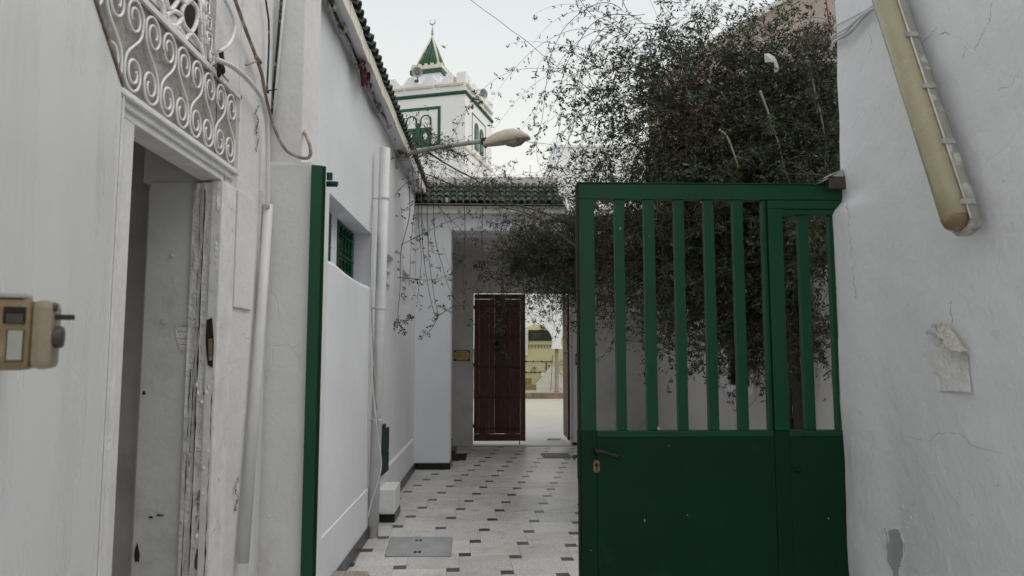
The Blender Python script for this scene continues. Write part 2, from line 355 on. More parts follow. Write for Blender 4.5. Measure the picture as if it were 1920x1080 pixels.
def smooth_path(pts, sub=5):
    pts = [Vector(p) for p in pts]; out = []
    n = len(pts)
    for i in range(n-1):
        p0 = pts[max(i-1, 0)]; p1 = pts[i]; p2 = pts[i+1]; p3 = pts[min(i+2, n-1)]
        for k in range(sub):
            t = k/sub
            out.append(0.5*((2*p1)+(p2-p0)*t+(2*p0-5*p1+4*p2-p3)*t*t+(3*p1-p0-3*p2+p3)*t**3))
    out.append(pts[-1]); return out

# ================================================================== SETTING
gb = MB(); gb.box(-60, 60, -20, 120, -0.6, -0.05)
g = gb.build('ground', ground_m); g['kind'] = 'structure'
# alley floor: 40 cm terrazzo tiles with 10 cm dark insets (pythagorean pattern)
floor = struct('alley_floor', (0, 7, 0))
fb = MB(); fb.box(-1.4, 3.0, 2.2, 12.9, -0.05, -0.0045); fb.build('grout_bed', grout, floor)
ta, tb = 0.4, 0.097; th = radians(-3.4+0.0)
ex = Vector((cos(th), sin(th), 0)); ex = Vector((cos(-th), sin(-th), 0)); ey = Vector((-ex.y, ex.x, 0))
tm = MB(); gp = 0.0011; tm.box(gp, ta-gp, gp, ta-gp, -0.02, 0.0); tile_me = tm.mesh('tile', terr)
cm = MB(); cm.box(gp, tb-gp, gp, tb-gp, -0.02, 0.0); cab_me = cm.mesh('inset_tile', cabo)
anch = PZ(871.7, 1039.8, 0) - ex*tb/2 - ey*tb/2
rotf = atan2(ex.y, ex.x)
nt_ = 0
for i in range(-30, 31):
    for j in range(-30, 31):
        o = anch+ex*(i*ta+j*tb)+ey*(-i*tb+j*ta)
        if -1.55 < o.x < 2.75 and 4.3 < o.y < 12.72:
            vis = o.x < 1.9 and (o.x < 0.35 + 0.125*o.y)
            if not vis: continue
            zj = random.uniform(-0.0006, 0.0006)
            if o.x > -1.3 and o.y < 12.65: link('inset_tile', cab_me, floor, (o.x, o.y, zj+0.0003), (0, 0, rotf))
            q = o+ex*tb
            if q.y < 12.6 and q.x > -1.55: link('tile', tile_me, floor, (q.x, q.y, zj), (0, 0, rotf)); nt_ += 1
pb = MB(); pb.box(0.8, 3.0, 2.2, 12.6, -0.02, -0.002); o = pb.build('plain_screed', terr, floor)
pb = MB(); pb.box(-3.4, 3.2, -3, 4.45, -0.02, -0.001); o = pb.build('near_paving', terr, floor)
# threshold and courtyard ground
cs = struct('courtyard_paving', (1, 20, 0))
b = MB(); b.box(-0.8, 2.2, 12.62, 13.4, -0.02, 0.012); b.build('threshold_slab', paving, cs)
b = MB(); b.box(-6, 9, 13.4, 17.6, -0.05, 0.004); b.build('near_court_paving', paving, cs)
b = MB(); b.box(-6, 9, 17.6, 26.0, -0.05, 0.004); b.build('far_court_paving', paving2, cs)
b = MB(); b.box(-6, 9, 26.2, 34, -0.05, 0.18); b.build('raised_paving', paving2, cs)
for k in range(10):
    b = MB(); b.box(-2+k*1.15, -2+k*1.15+1.14, 25.98, 26.3, 0, 0.21); b.build('step_stone', stepm, cs)

# ================================================================== FRONT HOUSE (left foreground)
house = thing('front_house', (-1.2, 2.2, 0), 'old whitewashed house front with a worn doorway at the left edge of the lane', 'house')
b = MB()
FX = -1.0
rect_hole_wall(b, 'X', FX, -0.3, -3.0, 3.12, 0, 5.6, [(1.95, 2.66, 0, 2.235), (1.95, 2.62, 2.235, 2.63), (1.55, 2.475, 2.66, 3.9)])
b.build('wall', W_near, house)
b = MB()   # room behind the doorway
b.box(-1.8, -1.7, 0.9, 3.1, 0, 2.7); b.box(-1.7, -1.3, 2.80, 2.9, 0, 2.7); b.box(-1.7, -1.3, 0.9, 1.0, 0, 2.7)
b.box(-1.7, -1.3, 1.0, 2.8, 2.55, 2.65); b.box(-1.7, -1.3, 1.0, 2.8, 0.0, 0.05)
b.build('inner_room', dark_room, house)
# reveal facing the viewer at the far side of the opening
b = MB(); b.box(-1.272, -1.095, 2.615, 2.66, 0, 2.235); b.build('door_reveal', reveal, house)
for (px, py) in ((329, 320), (323, 480)):
    b = MB(); p = PY(px, py, 2.613); b.lathe(p, [(0.004, 0.0), (0.007, 0.002), (0.006, 0.006), (0.002, 0.008)], (0, -1, 0), 8); b.build('nail', reveal, house)
b = MB(); P_ = [PY(x, y, 2.613) for x, y in ((329, 609), (345, 614), (372, 610), (376, 640), (374, 672), (362, 678), (350, 664), (338, 655), (330, 632))]
b.prism(P_, (0, -0.002, 0)); b.build('scraped_patch', chip, house)
for y_ in (612, 622, 634, 646, 658):
    b = MB(); b.tube(wobble([PY(330+(y_-612)*0.2, y_, 2.610), PY(374, y_+random.uniform(-3, 3), 2.610)], 0.0012, 6), 0.0009, 4); b.build('scratch', brown_cable, house, False)
b = MB(); b.lathe(PY(307, 602, 2.6135), [(0.012, 0), (0.012, 0.0015), (0.009, 0.002)], (0, -1, 0), 12); b.build('filled_hole', reveal, house)
for (x_, y_, w_, h_) in ((257, 1040, 5, 22), (283, 970, 4, 2.5), (298, 966, 5, 2), (270, 737, 3, 5), (305, 966, 3, 1.5)):
    b = MB(); b.prism([PY(x_+w_*cos(a), y_+h_*sin(a)*(0.8+0.3*sin(3*a)), 2.613) for a in np.linspace(0, 2*pi, 10)[:-1]], (0, -0.0012, 0)); b.build('paint_chip', rust, house)
# chipped jamb strip: displaced column
def rough_strip(x0, x1, y0, y1, z0, z1, amp, nzz=90, seed=0):
    b = MB(); vs = []; nc = 5
    for k in range(nzz+1):
        z = z0+(z1-z0)*k/nzz
        for c in range(nc):
            t = c/(nc-1)
            d = noise.noise(Vector((t*4+seed, z*7, seed)))*amp + noise.noise(Vector((t*9, z*28, seed+4)))*amp*0.6
            if noise.noise(Vector((seed+2, z*2.3, 3))) > 0.22: d -= amp*2.2*(0.4+abs(noise.noise(Vector((t*5, z*9, 1)))))
            e1 = 0 if c in (0, nc-1) else 1
            vs.append((x0+(x1-x0)*t + d*0.6*e1, y0+(y1-y0)*t - d*e1*0.9, z))
    fs = [(k*nc+c, k*nc+c+1, (k+1)*nc+c+1, (k+1)*nc+c) for k in range(nzz) for c in range(nc-1)]
    b.add(vs, fs); return b
b = MB(); b.box(-1.097, -1.003, 2.605, 2.659, 0, 2.235); b.build('jamb_cavity', hole, house)
rough_strip(-1.105, -1.058, 2.598, 2.588, 0, 2.23, 0.006, 110, 3.1).build('chipped_edge', chip, house, False)
rough_strip(-1.052, -0.999, 2.588, 2.574, 0, 2.23, 0.009, 110, 8.7).build('broken_plaster', chip, house, False)
b = MB(); b.box(-1.060, -1.053, 2.582, 2.60, 0, 2.23); b.build('jamb_stop', chip, house, bevel=0.002)
for (x0_, x1_, ya, yb_, rr_) in ((-1.0555, -1.0545, 0.0, 2.2, 0.0024), (-1.082, -1.080, 0.0, 1.55, 0.0014), (-1.003, -1.001, 0.2, 1.5, 0.0016), (-1.07, -1.069, 1.2, 2.2, 0.0012)):
    P_ = [Vector((x0_+(x1_-x0_)*k/60+0.0035*noise.noise(Vector((x0_*50, k*0.35, 0))), 2.575, ya+(yb_-ya)*k/60)) for k in range(61)]
    b = MB(); b.tube(P_, [max(0.0003, rr_*(0.7+1.6*noise.noise(Vector((x0_*90, k*0.5, 4))))) for k in range(61)], 5); b.build('crevice', hole, house, False)
for k in range(8):
    px_, py_ = random.uniform(368, 392), random.choice((random.uniform(930, 1078), random.uniform(690, 760), random.uniform(870, 930)))
    p = PY(px_, py_, 2.574); b = MB(); n6 = 7; rr_ = random.uniform(0.004, 0.011)
    pp_ = [p+Vector((rr_*0.8*random.uniform(0.6, 1.1)*cos(2*pi*q/n6), 0, rr_*random.uniform(0.7, 1.4)*sin(2*pi*q/n6))) for q in range(n6)]
    b.add(pp_+[p+Vector((0, -rr_*0.7, 0))], [(q, (q+1) % n6, n6) for q in range(n6)]); b.build('plaster_lump', chip, house)
for (px_, py_, w_, h_) in ((372, 1050, 7, 24), (376, 985, 5, 16), (385, 735, 4, 8)):
    b = MB(); b.prism([PY(px_+w_*cos(a)*(1+0.3*sin(3*a)), py_+h_*sin(a)*(1+0.2*cos(5*a)), 2.5755) for a in np.linspace(0, 2*pi, 13)[:-1]], (0, 0.002, 0)); b.build('dark_cavity', knob_m, house)
b = MB(); b.prism([PY(x, y, 2.574) for x, y in ((388, 600), (398, 596), (401, 640), (399, 690), (390, 684), (386, 640))], (0, -0.004, 0)); b.build('lock_hole', hole, house)
b = MB(); b.prism([PY(x, y, 2.568) for x, y in ((391, 636), (398, 634), (398, 676), (392, 676))], (0, -0.003, 0)); b.build('latch_plate', brown_cable, house)
# painted steel frame on the facade
b = MB(); b.box(-1.03, -0.990, 2.575, 2.715, 0, 2.236); b.build('door_frame', iron_white, house, bevel=0.004)
b = MB(); b.box(-1.0, -0.994, 2.718, 2.99, 0, 3.3); b.box(-1.0, -0.985, 2.99, 3.10, 0, 2.3)
b.build('wall_pilaster', W_near, house, bevel=0.006)
b = MB(); b.box(-0.994, -0.984, 2.722, 2.92, 1.78, 2.236); b.build('plaster_step', W_near, house, bevel=0.004)
# lintel moulding under the grille
b = MB()
b.box(-1.08, -0.998, 1.5, 2.60, 2.238, 2.262); b.box(-1.06, -0.988, 1.5, 2.68, 2.262, 2.284); b.box(-1.03, -0.975, 1.5, 2.70, 2.284, 2.296)
b.build('lintel', iron_white, house, bevel=0.003)
b = MB(); b.box(-1.006, -0.9955, 1.0, 2.69, 2.296, 2.583); b.build('transom_panel', sheet, house)
b = MB(); b.box(-0.9965, -0.994, 2.5, 2.502, 2.297, 2.582); b.build('panel_joint', hole, house)
# near jamb / stile beside the open leaf
b = MB(); b.box(-1.03, -0.998, 1.868, 1.918, 0, 2.2365); b.build('door_stile', iron_white, house, bevel=0.004)

# scrollwork grille (thing of its own bolted over the transom)
gr = thing('scroll_grille', (-0.97, 2.1, 2.296), 'wrought iron grille of white scrolls above the doorway', 'grille')
GX = -0.985
b = MB()
b.box(GX-0.006, GX+0.006, 1.0, 2.70, 2.582, 2.600); b.box(GX-0.006, GX+0.006, 1.0, 2.70, 2.294, 2.304)
b.box(GX-0.006, GX+0.006, 2.688, 2.70, 2.296, 2.60)
b.build('frame', iron_white, gr, bevel=0.0015)
def spiral(cy, cz, r, a0, turns, n=26):
    pts = []
    for i in range(n+1):
        t = i/n; rr = r*(0.24+0.76*t); a = a0-(1-t)*turns*2*pi
        pts.append((cy+rr*cos(a), cz+rr*1.12*sin(a)))
    return pts
def scroll_pts(mirror, cy):
    z0 = 2.304; R_ = 0.047; zb, zt = 0.060, 0.216
    bot = []
    for i in range(31):
        t = i/30; rr = R_*(0.26+0.74*t**0.8); a = -(1-t)*1.62*2*pi
        c = 0.012*(1-t); bot.append((rr*cos(a)-c*0.5, zb+rr*1.15*sin(a)))
    top = [(-x, zb+zt-z) for (x, z) in bot][::-1]
    zc0 = (zb+zt)/2
    mid = [(0.040, zb+0.030), (0.020, zc0-0.018), (-0.020, zc0+0.018), (-0.040, zt-0.030)]
    return [Vector((GX, cy+(-y if mirror else y), z0+z)) for (y, z) in bot[:-1]+mid+top[1:]]
for k in range(-4, 8):
    cy = 2.000+k*0.1023; P = scroll_pts(k % 2 != 0, cy)
    P = [p for p in P if p.y < 2.688]
    if max(p.y for p in P)-min(p.y for p in P) < 0.02 or min(p.y for p in P) < 1.3: continue
    bb = MB(); bb.tube(smooth_path(P, 2), 0.0042, 6); bb.build('scroll', iron_white, gr, False)

# lattice fanlight above
fan = thing('fanlight_window', (-1.0, 2.2, 2.62), 'ornate plaster lattice window with petal shapes above the scroll grille', 'window')
b = MB(); b.box(-1.07, -1.06, 1.56, 2.47, 2.665, 3.89); b.build('dark_glass', hole, fan)
def c7(x, y, X=-0.995): return PX(160+x/3.177, y/3.177, X)
loops = [[(600, 8), (575, 70), (590, 150), (630, 190), (662, 130), (664, 55), (630, 8)],
         [(490, 85), (530, 65), (572, 100), (545, 150), (510, 152), (486, 112)],
         [(585, 245), (630, 200), (672, 255), (698, 320), (690, 345), (630, 300)],
         [(470, -40), (500, 55), (540, 20), (560, -40)], [(560, -60), (590, 20), (640, -20), (640, -80)],
         [(455, 30), (480, 130), (560, 170), (585, 240), (530, 210), (470, 130)]]
for lp in loops:
    bb = MB(); pts = [c7(*p) for p in lp]; pts = smooth_path(pts+[pts[0]], 6)[:-1]
    bb.tube(pts, 0.0075, 6, closed=True); bb.build('lattice_bar', chip, fan, False)
b = MB()
for x_ in (690, 706):
    P = [c7(x_-14, -40), c7(x_, 130), c7(x_+10, 380)]
    b.tube(P, 0.006, 6)
b.tube([c7(440, -20), c7(480, 120), c7(590, 250), c7(715, 395)], 0.011, 6)
b.build('window_frame', chip, fan, False)
b = MB()
for (cx, cy_, w_, h_) in ((722, 30, 30, 55), (733, 135, 28, 40), (737, 245, 26, 55), (752, 345, 24, 40), (760, 412, 22, 40)):
    def g_(fx, fy): return c7(cx+fx*w_*0.5, cy_+fy*h_*0.85+fx*w_*0.35, -0.990)
    b.tube([g_(-1, 1), g_(-1, -1), g_(1, -1), g_(1, 1), g_(-0.3, 1), g_(-0.3, -0.3), g_(0.4, -0.3)], 0.0045, 5)
b.build('key_border', chip, fan, False)

# ---- door leaf with rim lock, swung open towards the viewer
hx, hy = -0.992, 1.868; dv = Vector((0.366, -0.9306, 0)); nv = Vector((0.9306, 0.366, 0))
leaf = thing('door_leaf', (hx, hy, 0), 'white enamelled metal door leaf swung open at the left edge of the view', 'door')
b = MB(); Ln = 1.10
b.obox(Vector((hx, hy, 0.03)), dv*(Ln+0.04), -nv*0.04, Vector((0, 0, 2.275))); b.build('panel', door_paint, leaf, bevel=0.004)
b = MB(); b.obox(Vector((hx, hy, 0.03))+nv*0.0005, dv*0.022, nv*0.006, Vector((0, 0, 2.275))); b.build('edge_strip', iron_white, leaf, bevel=0.002)
b = MB(); o_ = Vector((hx, hy, 0.03))+dv*(Ln+0.041)
b.obox(o_-dv*0.0-nv*0.001, dv*0.004, -nv*0.038, Vector((0, 0, 2.275))); b.build('edge_cap', brown_cable, leaf)
b = MB(); b.obox(Vector((hx, hy, 2.3055))-nv*0.045, dv*(Ln+0.04), nv*0.05, Vector((0, 0, 0.014))); b.build('top_shadow_strip', brown_cable, leaf, bevel=0.002)  # dark strip painting in the shadow along the leaf's top edge
# lock geometry: frame at leaf end, l = along -dv (into leaf), n = out of face
e0 = Vector((hx, hy, 0))+dv*(Ln-0.0)
def LK(l, n, z): return e0-dv*l+nv*n+Vector((0, 0, z))
zc = 1.6245
b = MB(); b.obox(LK(0.0, -0.02, zc-0.043), nv*0.062, -dv*0.06, Vector((0, 0, 0.086)))
lockb = b.build('rim_lock', lock_m, leaf, bevel=0.011)
b = MB(); b.obox(LK(0.004, 0.040, zc-0.042), nv*0.024, -dv*0.055, Vector((0, 0, 0.084))); b.build('lock_cap', lock_g, lockb, bevel=0.010)
b = MB(); b.obox(LK(-0.0015, 0.014, zc+0.012), nv*0.022, -dv*0.004, Vector((0, 0, 0.020))); b.build('bolt_slot', hole, lockb)
b = MB(); b.obox(LK(-0.003, 0.017, zc+0.0125), nv*0.017, -dv*0.004, Vector((0, 0, 0.011))); b.build('bolt', knob_m, lockb, bevel=0.001)
b = MB(); b.obox(LK(-0.001, 0.018, zc-0.033), nv*0.018, -dv*0.004, Vector((0, 0, 0.038))); b.build('plate_recess', knob_m, lockb)
b = MB(); b.obox(LK(-0.002, 0.0195, zc-0.031), nv*0.015, -dv*0.004, Vector((0, 0, 0.035))); b.build('pale_label_plate', pale, lockb, bevel=0.001)
b = MB(); b.lathe(LK(0.02, 0.056, zc-0.003), [(0.011, 0.0), (0.0135, 0.003), (0.0135, 0.014), (0.012, 0.0165), (0.005, 0.017)], nv, 20); b.build('knob', knob_m, lockb)
b = MB(); b.obox(LK(0.012, 0.058, zc+0.018), nv*0.026, -dv*0.006, Vector((0, 0, 0.0065))); b.build('snib_bar', blk, lockb, bevel=0.001)
b = MB(); b.lathe(LK(0.012, 0.060, zc+0.033), [(0.004, 0), (0.006, 0.003), (0.004, 0.006)], nv, 10); b.build('screw', knob_m, lockb)
for (n_, z_) in ((0.000, 0.008), (0.002, -0.012), (0.006, -0.034), (-0.012, -0.030), (0.034, 0.013)):
    b = MB(); b.lathe(LK(-0.0006, n_, zc+z_), [(0.0016, 0), (0.0022, 0.0008), (0.001, 0.0014)], dv, 8); b.build('rivet', knob_m, lockb)
b = MB(); b.obox(LK(0.0, -0.016, zc+0.043), nv*0.05, -dv*0.045, Vector((0, 0, 0.006))); b.build('tape_strip', plastic_scrap, lockb, bevel=0.002)
b = MB(); b.obox(LK(-0.002, -0.036, zc-0.02), nv*0.020, -dv*0.03, Vector((0, 0, 0.055))); b.build('striker', galv, lockb, bevel=0.006)

# ================================================================== GATE PILLAR (left)
pil = thing('gate_pillar', (-0.9, 3.25, 0), 'white plastered pillar that carries the folded green gate leaf', 'pillar')
b = MB(); b.box(-1.02, -0.795, 3.12, 3.42, 0, 2.46); o = b.build('base', W_near, pil, bevel=0.02)
b = MB(); b.box(-1.02, -0.862, 3.14, 3.42, 2.44, 5.6); o = b.build('shaft', W_near, pil, bevel=0.008)
b = MB(); b.tube([Vector((-0.797, 3.121, z*0.12)) + Vector((random.uniform(-.002, .002), random.uniform(-.002, .002), 0)) for z in range(21)], 0.006, 6)
b.build('worn_edge', chip, pil, False)

# ---- cables and pipes at the left pillar
def c8(x, y): return (400+x/3.178, y/3.178)
def wireX(pts, X, r, m, name, label, cat, sub=6, wob=0.0008):
    P = smooth_path([PX(*p, X) if len(p) == 2 else Vector(p) for p in pts], sub)
    P = [p+Vector((0, random.uniform(-wob, wob), random.uniform(-wob, wob))) for p in P]
    b = MB(); b.tube(P, r, 7); return single(name, b, m, label, cat)
P1 = [PX(*c8(*p), -0.965) for p in ((115, -40), (130, 0), (190, 170), (255, 340), (290, 450), (310, 560))]
P1 += [PY(*c8(*p), 3.095) for p in ((345, 700), (380, 800), (430, 890), (500, 932), (560, 942), (580, 910), (566, 840))] + [PY(*c8(525, 755), 3.2)]
b = MB(); b.tube(smooth_path(P1, 6), 0.0075, 8)
single('brown_conduit', b, brown_cable, 'brown paint-stained cable that hangs in a loop across the left pillar', 'cable')
P2 = [PX(*c8(*p), -0.95) for p in ((20, 355), (60, 370), (120, 400), (200, 470), (270, 555), (300, 620))] + [PX(*c8(*p), -0.960) for p in ((318, 720), (324, 840), (325, 1000), (322, 1240))]
b = MB(); b.tube(smooth_path(P2, 6), 0.0095, 8)
cp = thing('white_conduit', (-0.95, 3.0, 0), 'white painted conduit that leaves the wall hole and runs down beside the pillar', 'pipe')
b.build('thin_pipe', white_pvc, cp, False)
b = MB(); b.tube([PX(503, 384, -0.963), PX(481, 720, -0.963), PX(456, 1056, -0.963)], 0.0205, 14); b.build('thick_pipe', white_pvc, cp, False)
b = MB(); b.tube([PX(*c8(*p), -0.96) for p in ((55, -30), (100, 60), (125, 130), (120, 210), (90, 270), (35, 305))], 0.006, 6)
b2_ = MB(); b2_.tube(smooth_path([PX(*c8(*p), -0.955) for p in ((55, -30), (100, 60), (126, 140), (118, 215), (85, 272), (35, 305))], 6), 0.0065, 7)
single('bent_strap', b2_, iron_white, 'curved grey strap looping out of the hole beside the lattice window', 'strap')
b = MB(); b.tube([PX(*c8(*p), -0.97) for p in ((310, -20), (330, 120), (332, 250), (326, 400), (320, 530))], 0.0045, 6)
single('black_cable', b, blk_cable, 'thin black cable with flaked white paint running up the wall above the cable tie', 'cable')
b = MB(); b.tube([PY(*c8(*p), 3.13) for p in ((408, -20), (385, 250), (365, 480), (345, 720))], 0.007, 7)
single('grey_riser_cable', b, blk_cable, 'dark vertical cable pressed against the left edge of the tall pillar shaft', 'cable')
b = MB(); b.tube([PY(*c8(*p), 3.12) for p in ((425, -20), (400, 250), (378, 480), (355, 760))], 0.006, 7)
single('white_riser_pipe', b, white_pvc, 'slim white vertical pipe beside the dark cable on the pillar shaft', 'pipe')
b = MB(); b.tube([PX(*c8(195, 388), -0.93), PX(*c8(280, 358), -0.962)], 0.004, 6)
b.tube([PX(*c8(255, 340), -0.955), PX(*c8(278, 372), -0.955)], 0.010, 7)
single('wall_nail', b, brown_cable, 'bent nail that pins the brown cable to the wall', 'nail')
b = MB(); b.tube([PY(*c8(290, 548), 3.05), PY(*c8(330, 545), 3.05)], 0.009, 6); b.tube([PY(*c8(330, 540), 3.05), PY(*c8(378, 532), 3.03)], 0.003, 5)
single('cable_tie', b, blk, 'black cable tie around the brown cable by the pillar', 'cable tie')
# hole where the conduit leaves and the broken strip of wall
b = MB()
for k in range(7):
    p = PX(413+random.uniform(-3, 6), 100+k*6, -0.976); b.lathe(p, [(0.02, -0.004), (0.014, 0.002), (0.004, 0.003)], (1, 0, 0), 8)
b.build('cable_hole', hole, house)
for (pts) in (((484, 197), (479, 210), (484, 225), (480, 245), (484, 262), (481, 285)), ((446, 895), (441, 915), (445, 935), (442, 958))):
    P = wobble([PX(x, y, -0.986) for x, y in pts], 0.0035, 5); b = MB(); b.tube(P, [random.uniform(0.001, 0.0045) for _ in P], 5); b.build('crumbled_joint', brown_cable, house, False)

# ================================================================== LEFT ALLEY BUILDING
LX = -1.12
lb = thing('alley_building', (-1.4, 6.6, 0), 'long white building on the left of the lane with green tiled eave', 'building')
b = MB()
rect_hole_wall(b, 'X', LX, -0.35, 3.42, 12.7, 0, 3.9, [(4.2, 6.48, 2.2, 2.70), (7.29, 7.92, 2.23, 2.67), (8.72, 9.40, 2.20, 2.65)])
b.build('wall', W_left, lb)
b = MB(); b.box(LX-0.34, LX-0.3, 4.2, 6.48, 2.2, 2.7); b.box(LX-0.3, LX-0.15, 5.52, 5.72, 2.2, 2.7); b.build('recess_back', W_left, lb)
# plinth + skirting
P = []
b = MB()
for k in range(40):
    y0 = 3.42+k*0.165; y1 = y0+0.165
    if y0 > 9.95: break
    z0 = 0.44+0.004*noise.noise(Vector((y0*2, 0, 0))); z1 = 0.44+0.004*noise.noise(Vector((y1*2, 0, 0)))
    o1 = 0.022
    b.add([(LX, y0, 0.0), (LX+o1, y0, 0), (LX+o1, y0, z0-0.014), (LX, y0, z0+0.008), (LX, y1, 0), (LX+o1, y1, 0), (LX+o1, y1, z1-0.014), (LX, y1, z1+0.008)],
          [(1, 5, 6, 2), (2, 6, 7, 3), (0, 1, 2, 3), (4, 7, 6, 5)])
b.build('plinth', W_left, lb)
sk = MB(); sk.box(0, 0.016, 0.002, 0.298, 0, 0.095); skm = sk.mesh('skirting_tile', skirt, bevel=0.002)
for k in range(17):
    link('skirting_tile', skm, lb, (LX+0.022, 5.0+k*0.30, 0.002), (random.uniform(-.004, .004), 0, 0))
# low thickening under the long recess
b = MB(); n_ = 24; top = []
for k in range(n_+1):
    y = 3.45+(6.42-3.45)*k/n_
    z = 2.20 + 0.02*noise.noise(Vector((y*1.3, 5, 0)))+0.035*math.exp(-((y-4.9)/0.35)**2)
    top.append((y, z))
vs = []; fs = []
for (y, z) in top: vs += [(LX+0.014, y, 0.43), (LX+0.014, y, z-0.02), (LX+0.004, y, z+0.002), (LX-0.12, y, z+0.004)]
for k in range(n_):
    for c in range(3): fs.append((4*k+c, 4*k+c+1, 4*k+5+c, 4*k+4+c))
m_ = 4*n_; fs.append((m_, m_+1, m_+2, m_+3))
b.add(vs, fs); b.build('window_apron', W_left, lb)
# windows in the long recess
def grille_window(y0, y1, z0, z1, X, parent, nv_=4):
    w_ = MB(); t = 0.05
    w_.box(X-0.04, X+0.02, y0, y0+t, z0, z1); w_.box(X-0.04, X+0.02, y1-t*1.6, y1, z0, z1)
    w_.box(X-0.04, X+0.02, y0+t, y1-t*1.6, z1-t, z1)
    wo_ = w_.build('window', green_bar, parent, bevel=0.003)
    p_ = MB(); p_.box(X-0.035, X-0.03, y0+t, y1-t*1.6, z0, z1-t); p_.build('pane', winglass, wo_)
    for k in range(nv_):
        yy = y0+t+(y1-y0-2.6*t)*(k+0.5)/nv_
        q = MB(); q.tube([(X+0.026, yy, z0), (X+0.026, yy, z1-t*0.5)], 0.008, 6)
        for zz in np.arange(z0+0.06, z1-0.05, 0.085): q.lathe((X+0.026, yy, zz), [(0.008, -0.012), (0.017, 0), (0.008, 0.012)], (0, 0, 1), 6)
        q.build('bar', green_bar, wo_, False)
    q = MB()
    for zz in np.arange(z0+0.1, z1-0.06, 0.17): q.tube([(X+0.03, y0+t, zz), (X+0.03, y1-t, zz)], 0.006, 5)
    q.build('cross_bar', green_bar, wo_, False)
    return wo_
grille_window(5.74, 6.40, 2.15, 2.69, -1.285, lb)
grille_window(4.75, 5.50, 2.15, 2.69, -1.285, lb)
for (y0, y1, z0, z1) in ((7.29, 7.92, 2.23, 2.67), (8.72, 9.40, 2.20, 2.65)):
    X = LX-0.03
    w_ = MB(); w_.box(X-0.05, X, y0, y0+0.03, z0, z1); w_.box(X-0.05, X, y1-0.03, y1, z0, z1)
    for k in range(4): zz = z0+(z1-z0-0.03)*k/3; w_.box(X-0.05, X-0.002, y0+0.03, y1-0.03, zz, zz+0.03)
    wo_ = w_.build('small_window', W_left, lb)
    for k in range(3):
        zz = z0+(z1-z0-0.03)*k/3+0.03; q = MB(); q.box(X-0.03, X-0.025, y0+0.03, y1-0.03, zz, zz+(z1-z0-0.03)/3-0.03); q.build('pane', pane_m, wo_)
# eave
b = MB(); b.box(LX-0.5, -1.0, 3.0, 12.2, 3.905, 3.955); b.build('soffit', W_left, lb)
b = MB(); n_ = 60
for k in range(n_):
    y0 = 3.0+9.2*k/n_; y1 = y0+9.2/n_-0.003; j = random.uniform(-0.004, 0.004)
    b.box(-1.0, -0.985+j, y0, y1, 3.90, 4.015)
b.build('fascia', cream, lb)
b = MB(); b.quad((-0.99, 3.0, 4.0), (-0.99, 12.2, 4.0), (-2.6, 12.2, 4.75), (-2.6, 3.0, 4.75)); b.build('roof_slab', tile_dark, lb)
def tile_mesh(name, r, L_, m, n=7, taper=0.85):
    b = MB(); vs = []; fs = []
    for (t, rr, zz) in ((0, r, 0), (1, r*taper, 0.0)):
        for j in range(n):
            a = pi*j/(n-1); vs.append((rr*cos(a), L_*t, rr*sin(a)+zz))
        for j in range(n):
            a = pi*j/(n-1); vs.append(((rr-0.012)*cos(a), L_*t, (rr-0.012)*sin(a)+zz))
    for j in range(n-1):
        fs += [(j, j+1, 2*n+j+1, 2*n+j), (n+j, 3*n+j, 3*n+j+1, n+j+1), (j, n+j, n+j+1, j+1)]
    fs += [(0, 2*n, 3*n, n), (n-1, 2*n-1, 4*n-1, 3*n-1)]
    b.smooth = False; b.add(vs, fs); return b.mesh(name, m)
eave_t = tile_mesh('roof_tile', 0.052, 0.34, tile_dark)
pitch = atan2(0.75, 1.61)
for k in range(70):
    y = 3.1+k*0.13
    for rw in range(2):
        # tile length axis +Y local -> pointing up-slope (-X): rotate z by +90
        link('roof_tile', eave_t, lb, (-0.955-rw*0.25+random.uniform(-.006, .006), y, 4.018+rw*0.25*math.tan(pitch)), (pitch+random.uniform(-.03, .03), 0, pi/2))

# cable bundle under the eave
eave_px = [(690, -30), (705, 30), (760, 150), (815, 260), (858, 370), (900, 440), (935, 520), (985, 640), (1050, 740), (1090, 830)]
bun = thing('eave_cables', (-1.05, 6.0, 3.8), 'tangled bundle of old cables tied under the left eave', 'cables')
for k in range(5):
    X = -1.06-0.006*k
    P = [PX(*c8(x+random.uniform(-9, 9), y+random.uniform(-8, 8)), X) for (x, y) in eave_px]
    b = MB(); b.tube(smooth_path(P, 5), 0.010 if k < 3 else 0.006, 6); b.build('cable', [blk_cable, grey_cable, blk_cable, grey_cable, brown_cable][k], bun, False)
for (x, y) in ((700, 25), (765, 160), (862, 380), (930, 515), (985, 640), (1045, 738)):
    p = PX(*c8(x, y), -1.06); b = MB()
    for q in range(3): b.tube([p+Vector((0.0, 0.02*q, 0))+Vector((0.028*cos(a), 0.008*sin(a*2), 0.04*sin(a))) for a in np.linspace(0, 2*pi, 9)[:-1]], 0.0035, 4, closed=True)
    b.tube([p, p+Vector((-0.05, -0.06, 0.05))], 0.004, 4); b.build('wire_tie', grey_cable, bun, False)
P = [PX(*c8(*p), -1.03) for p in ((873, 400), (885, 375), (905, 372), (922, 400), (926, 450), (925, 480), (912, 497), (902, 470), (905, 420), (892, 395), (884, 420), (890, 470), (892, 515))]
b = MB(); b.tube(smooth_path(P, 4), 0.016, 6); single('hanging_cord', b, red_cord, 'folded dark red cord hung on the eave cables', 'cord')

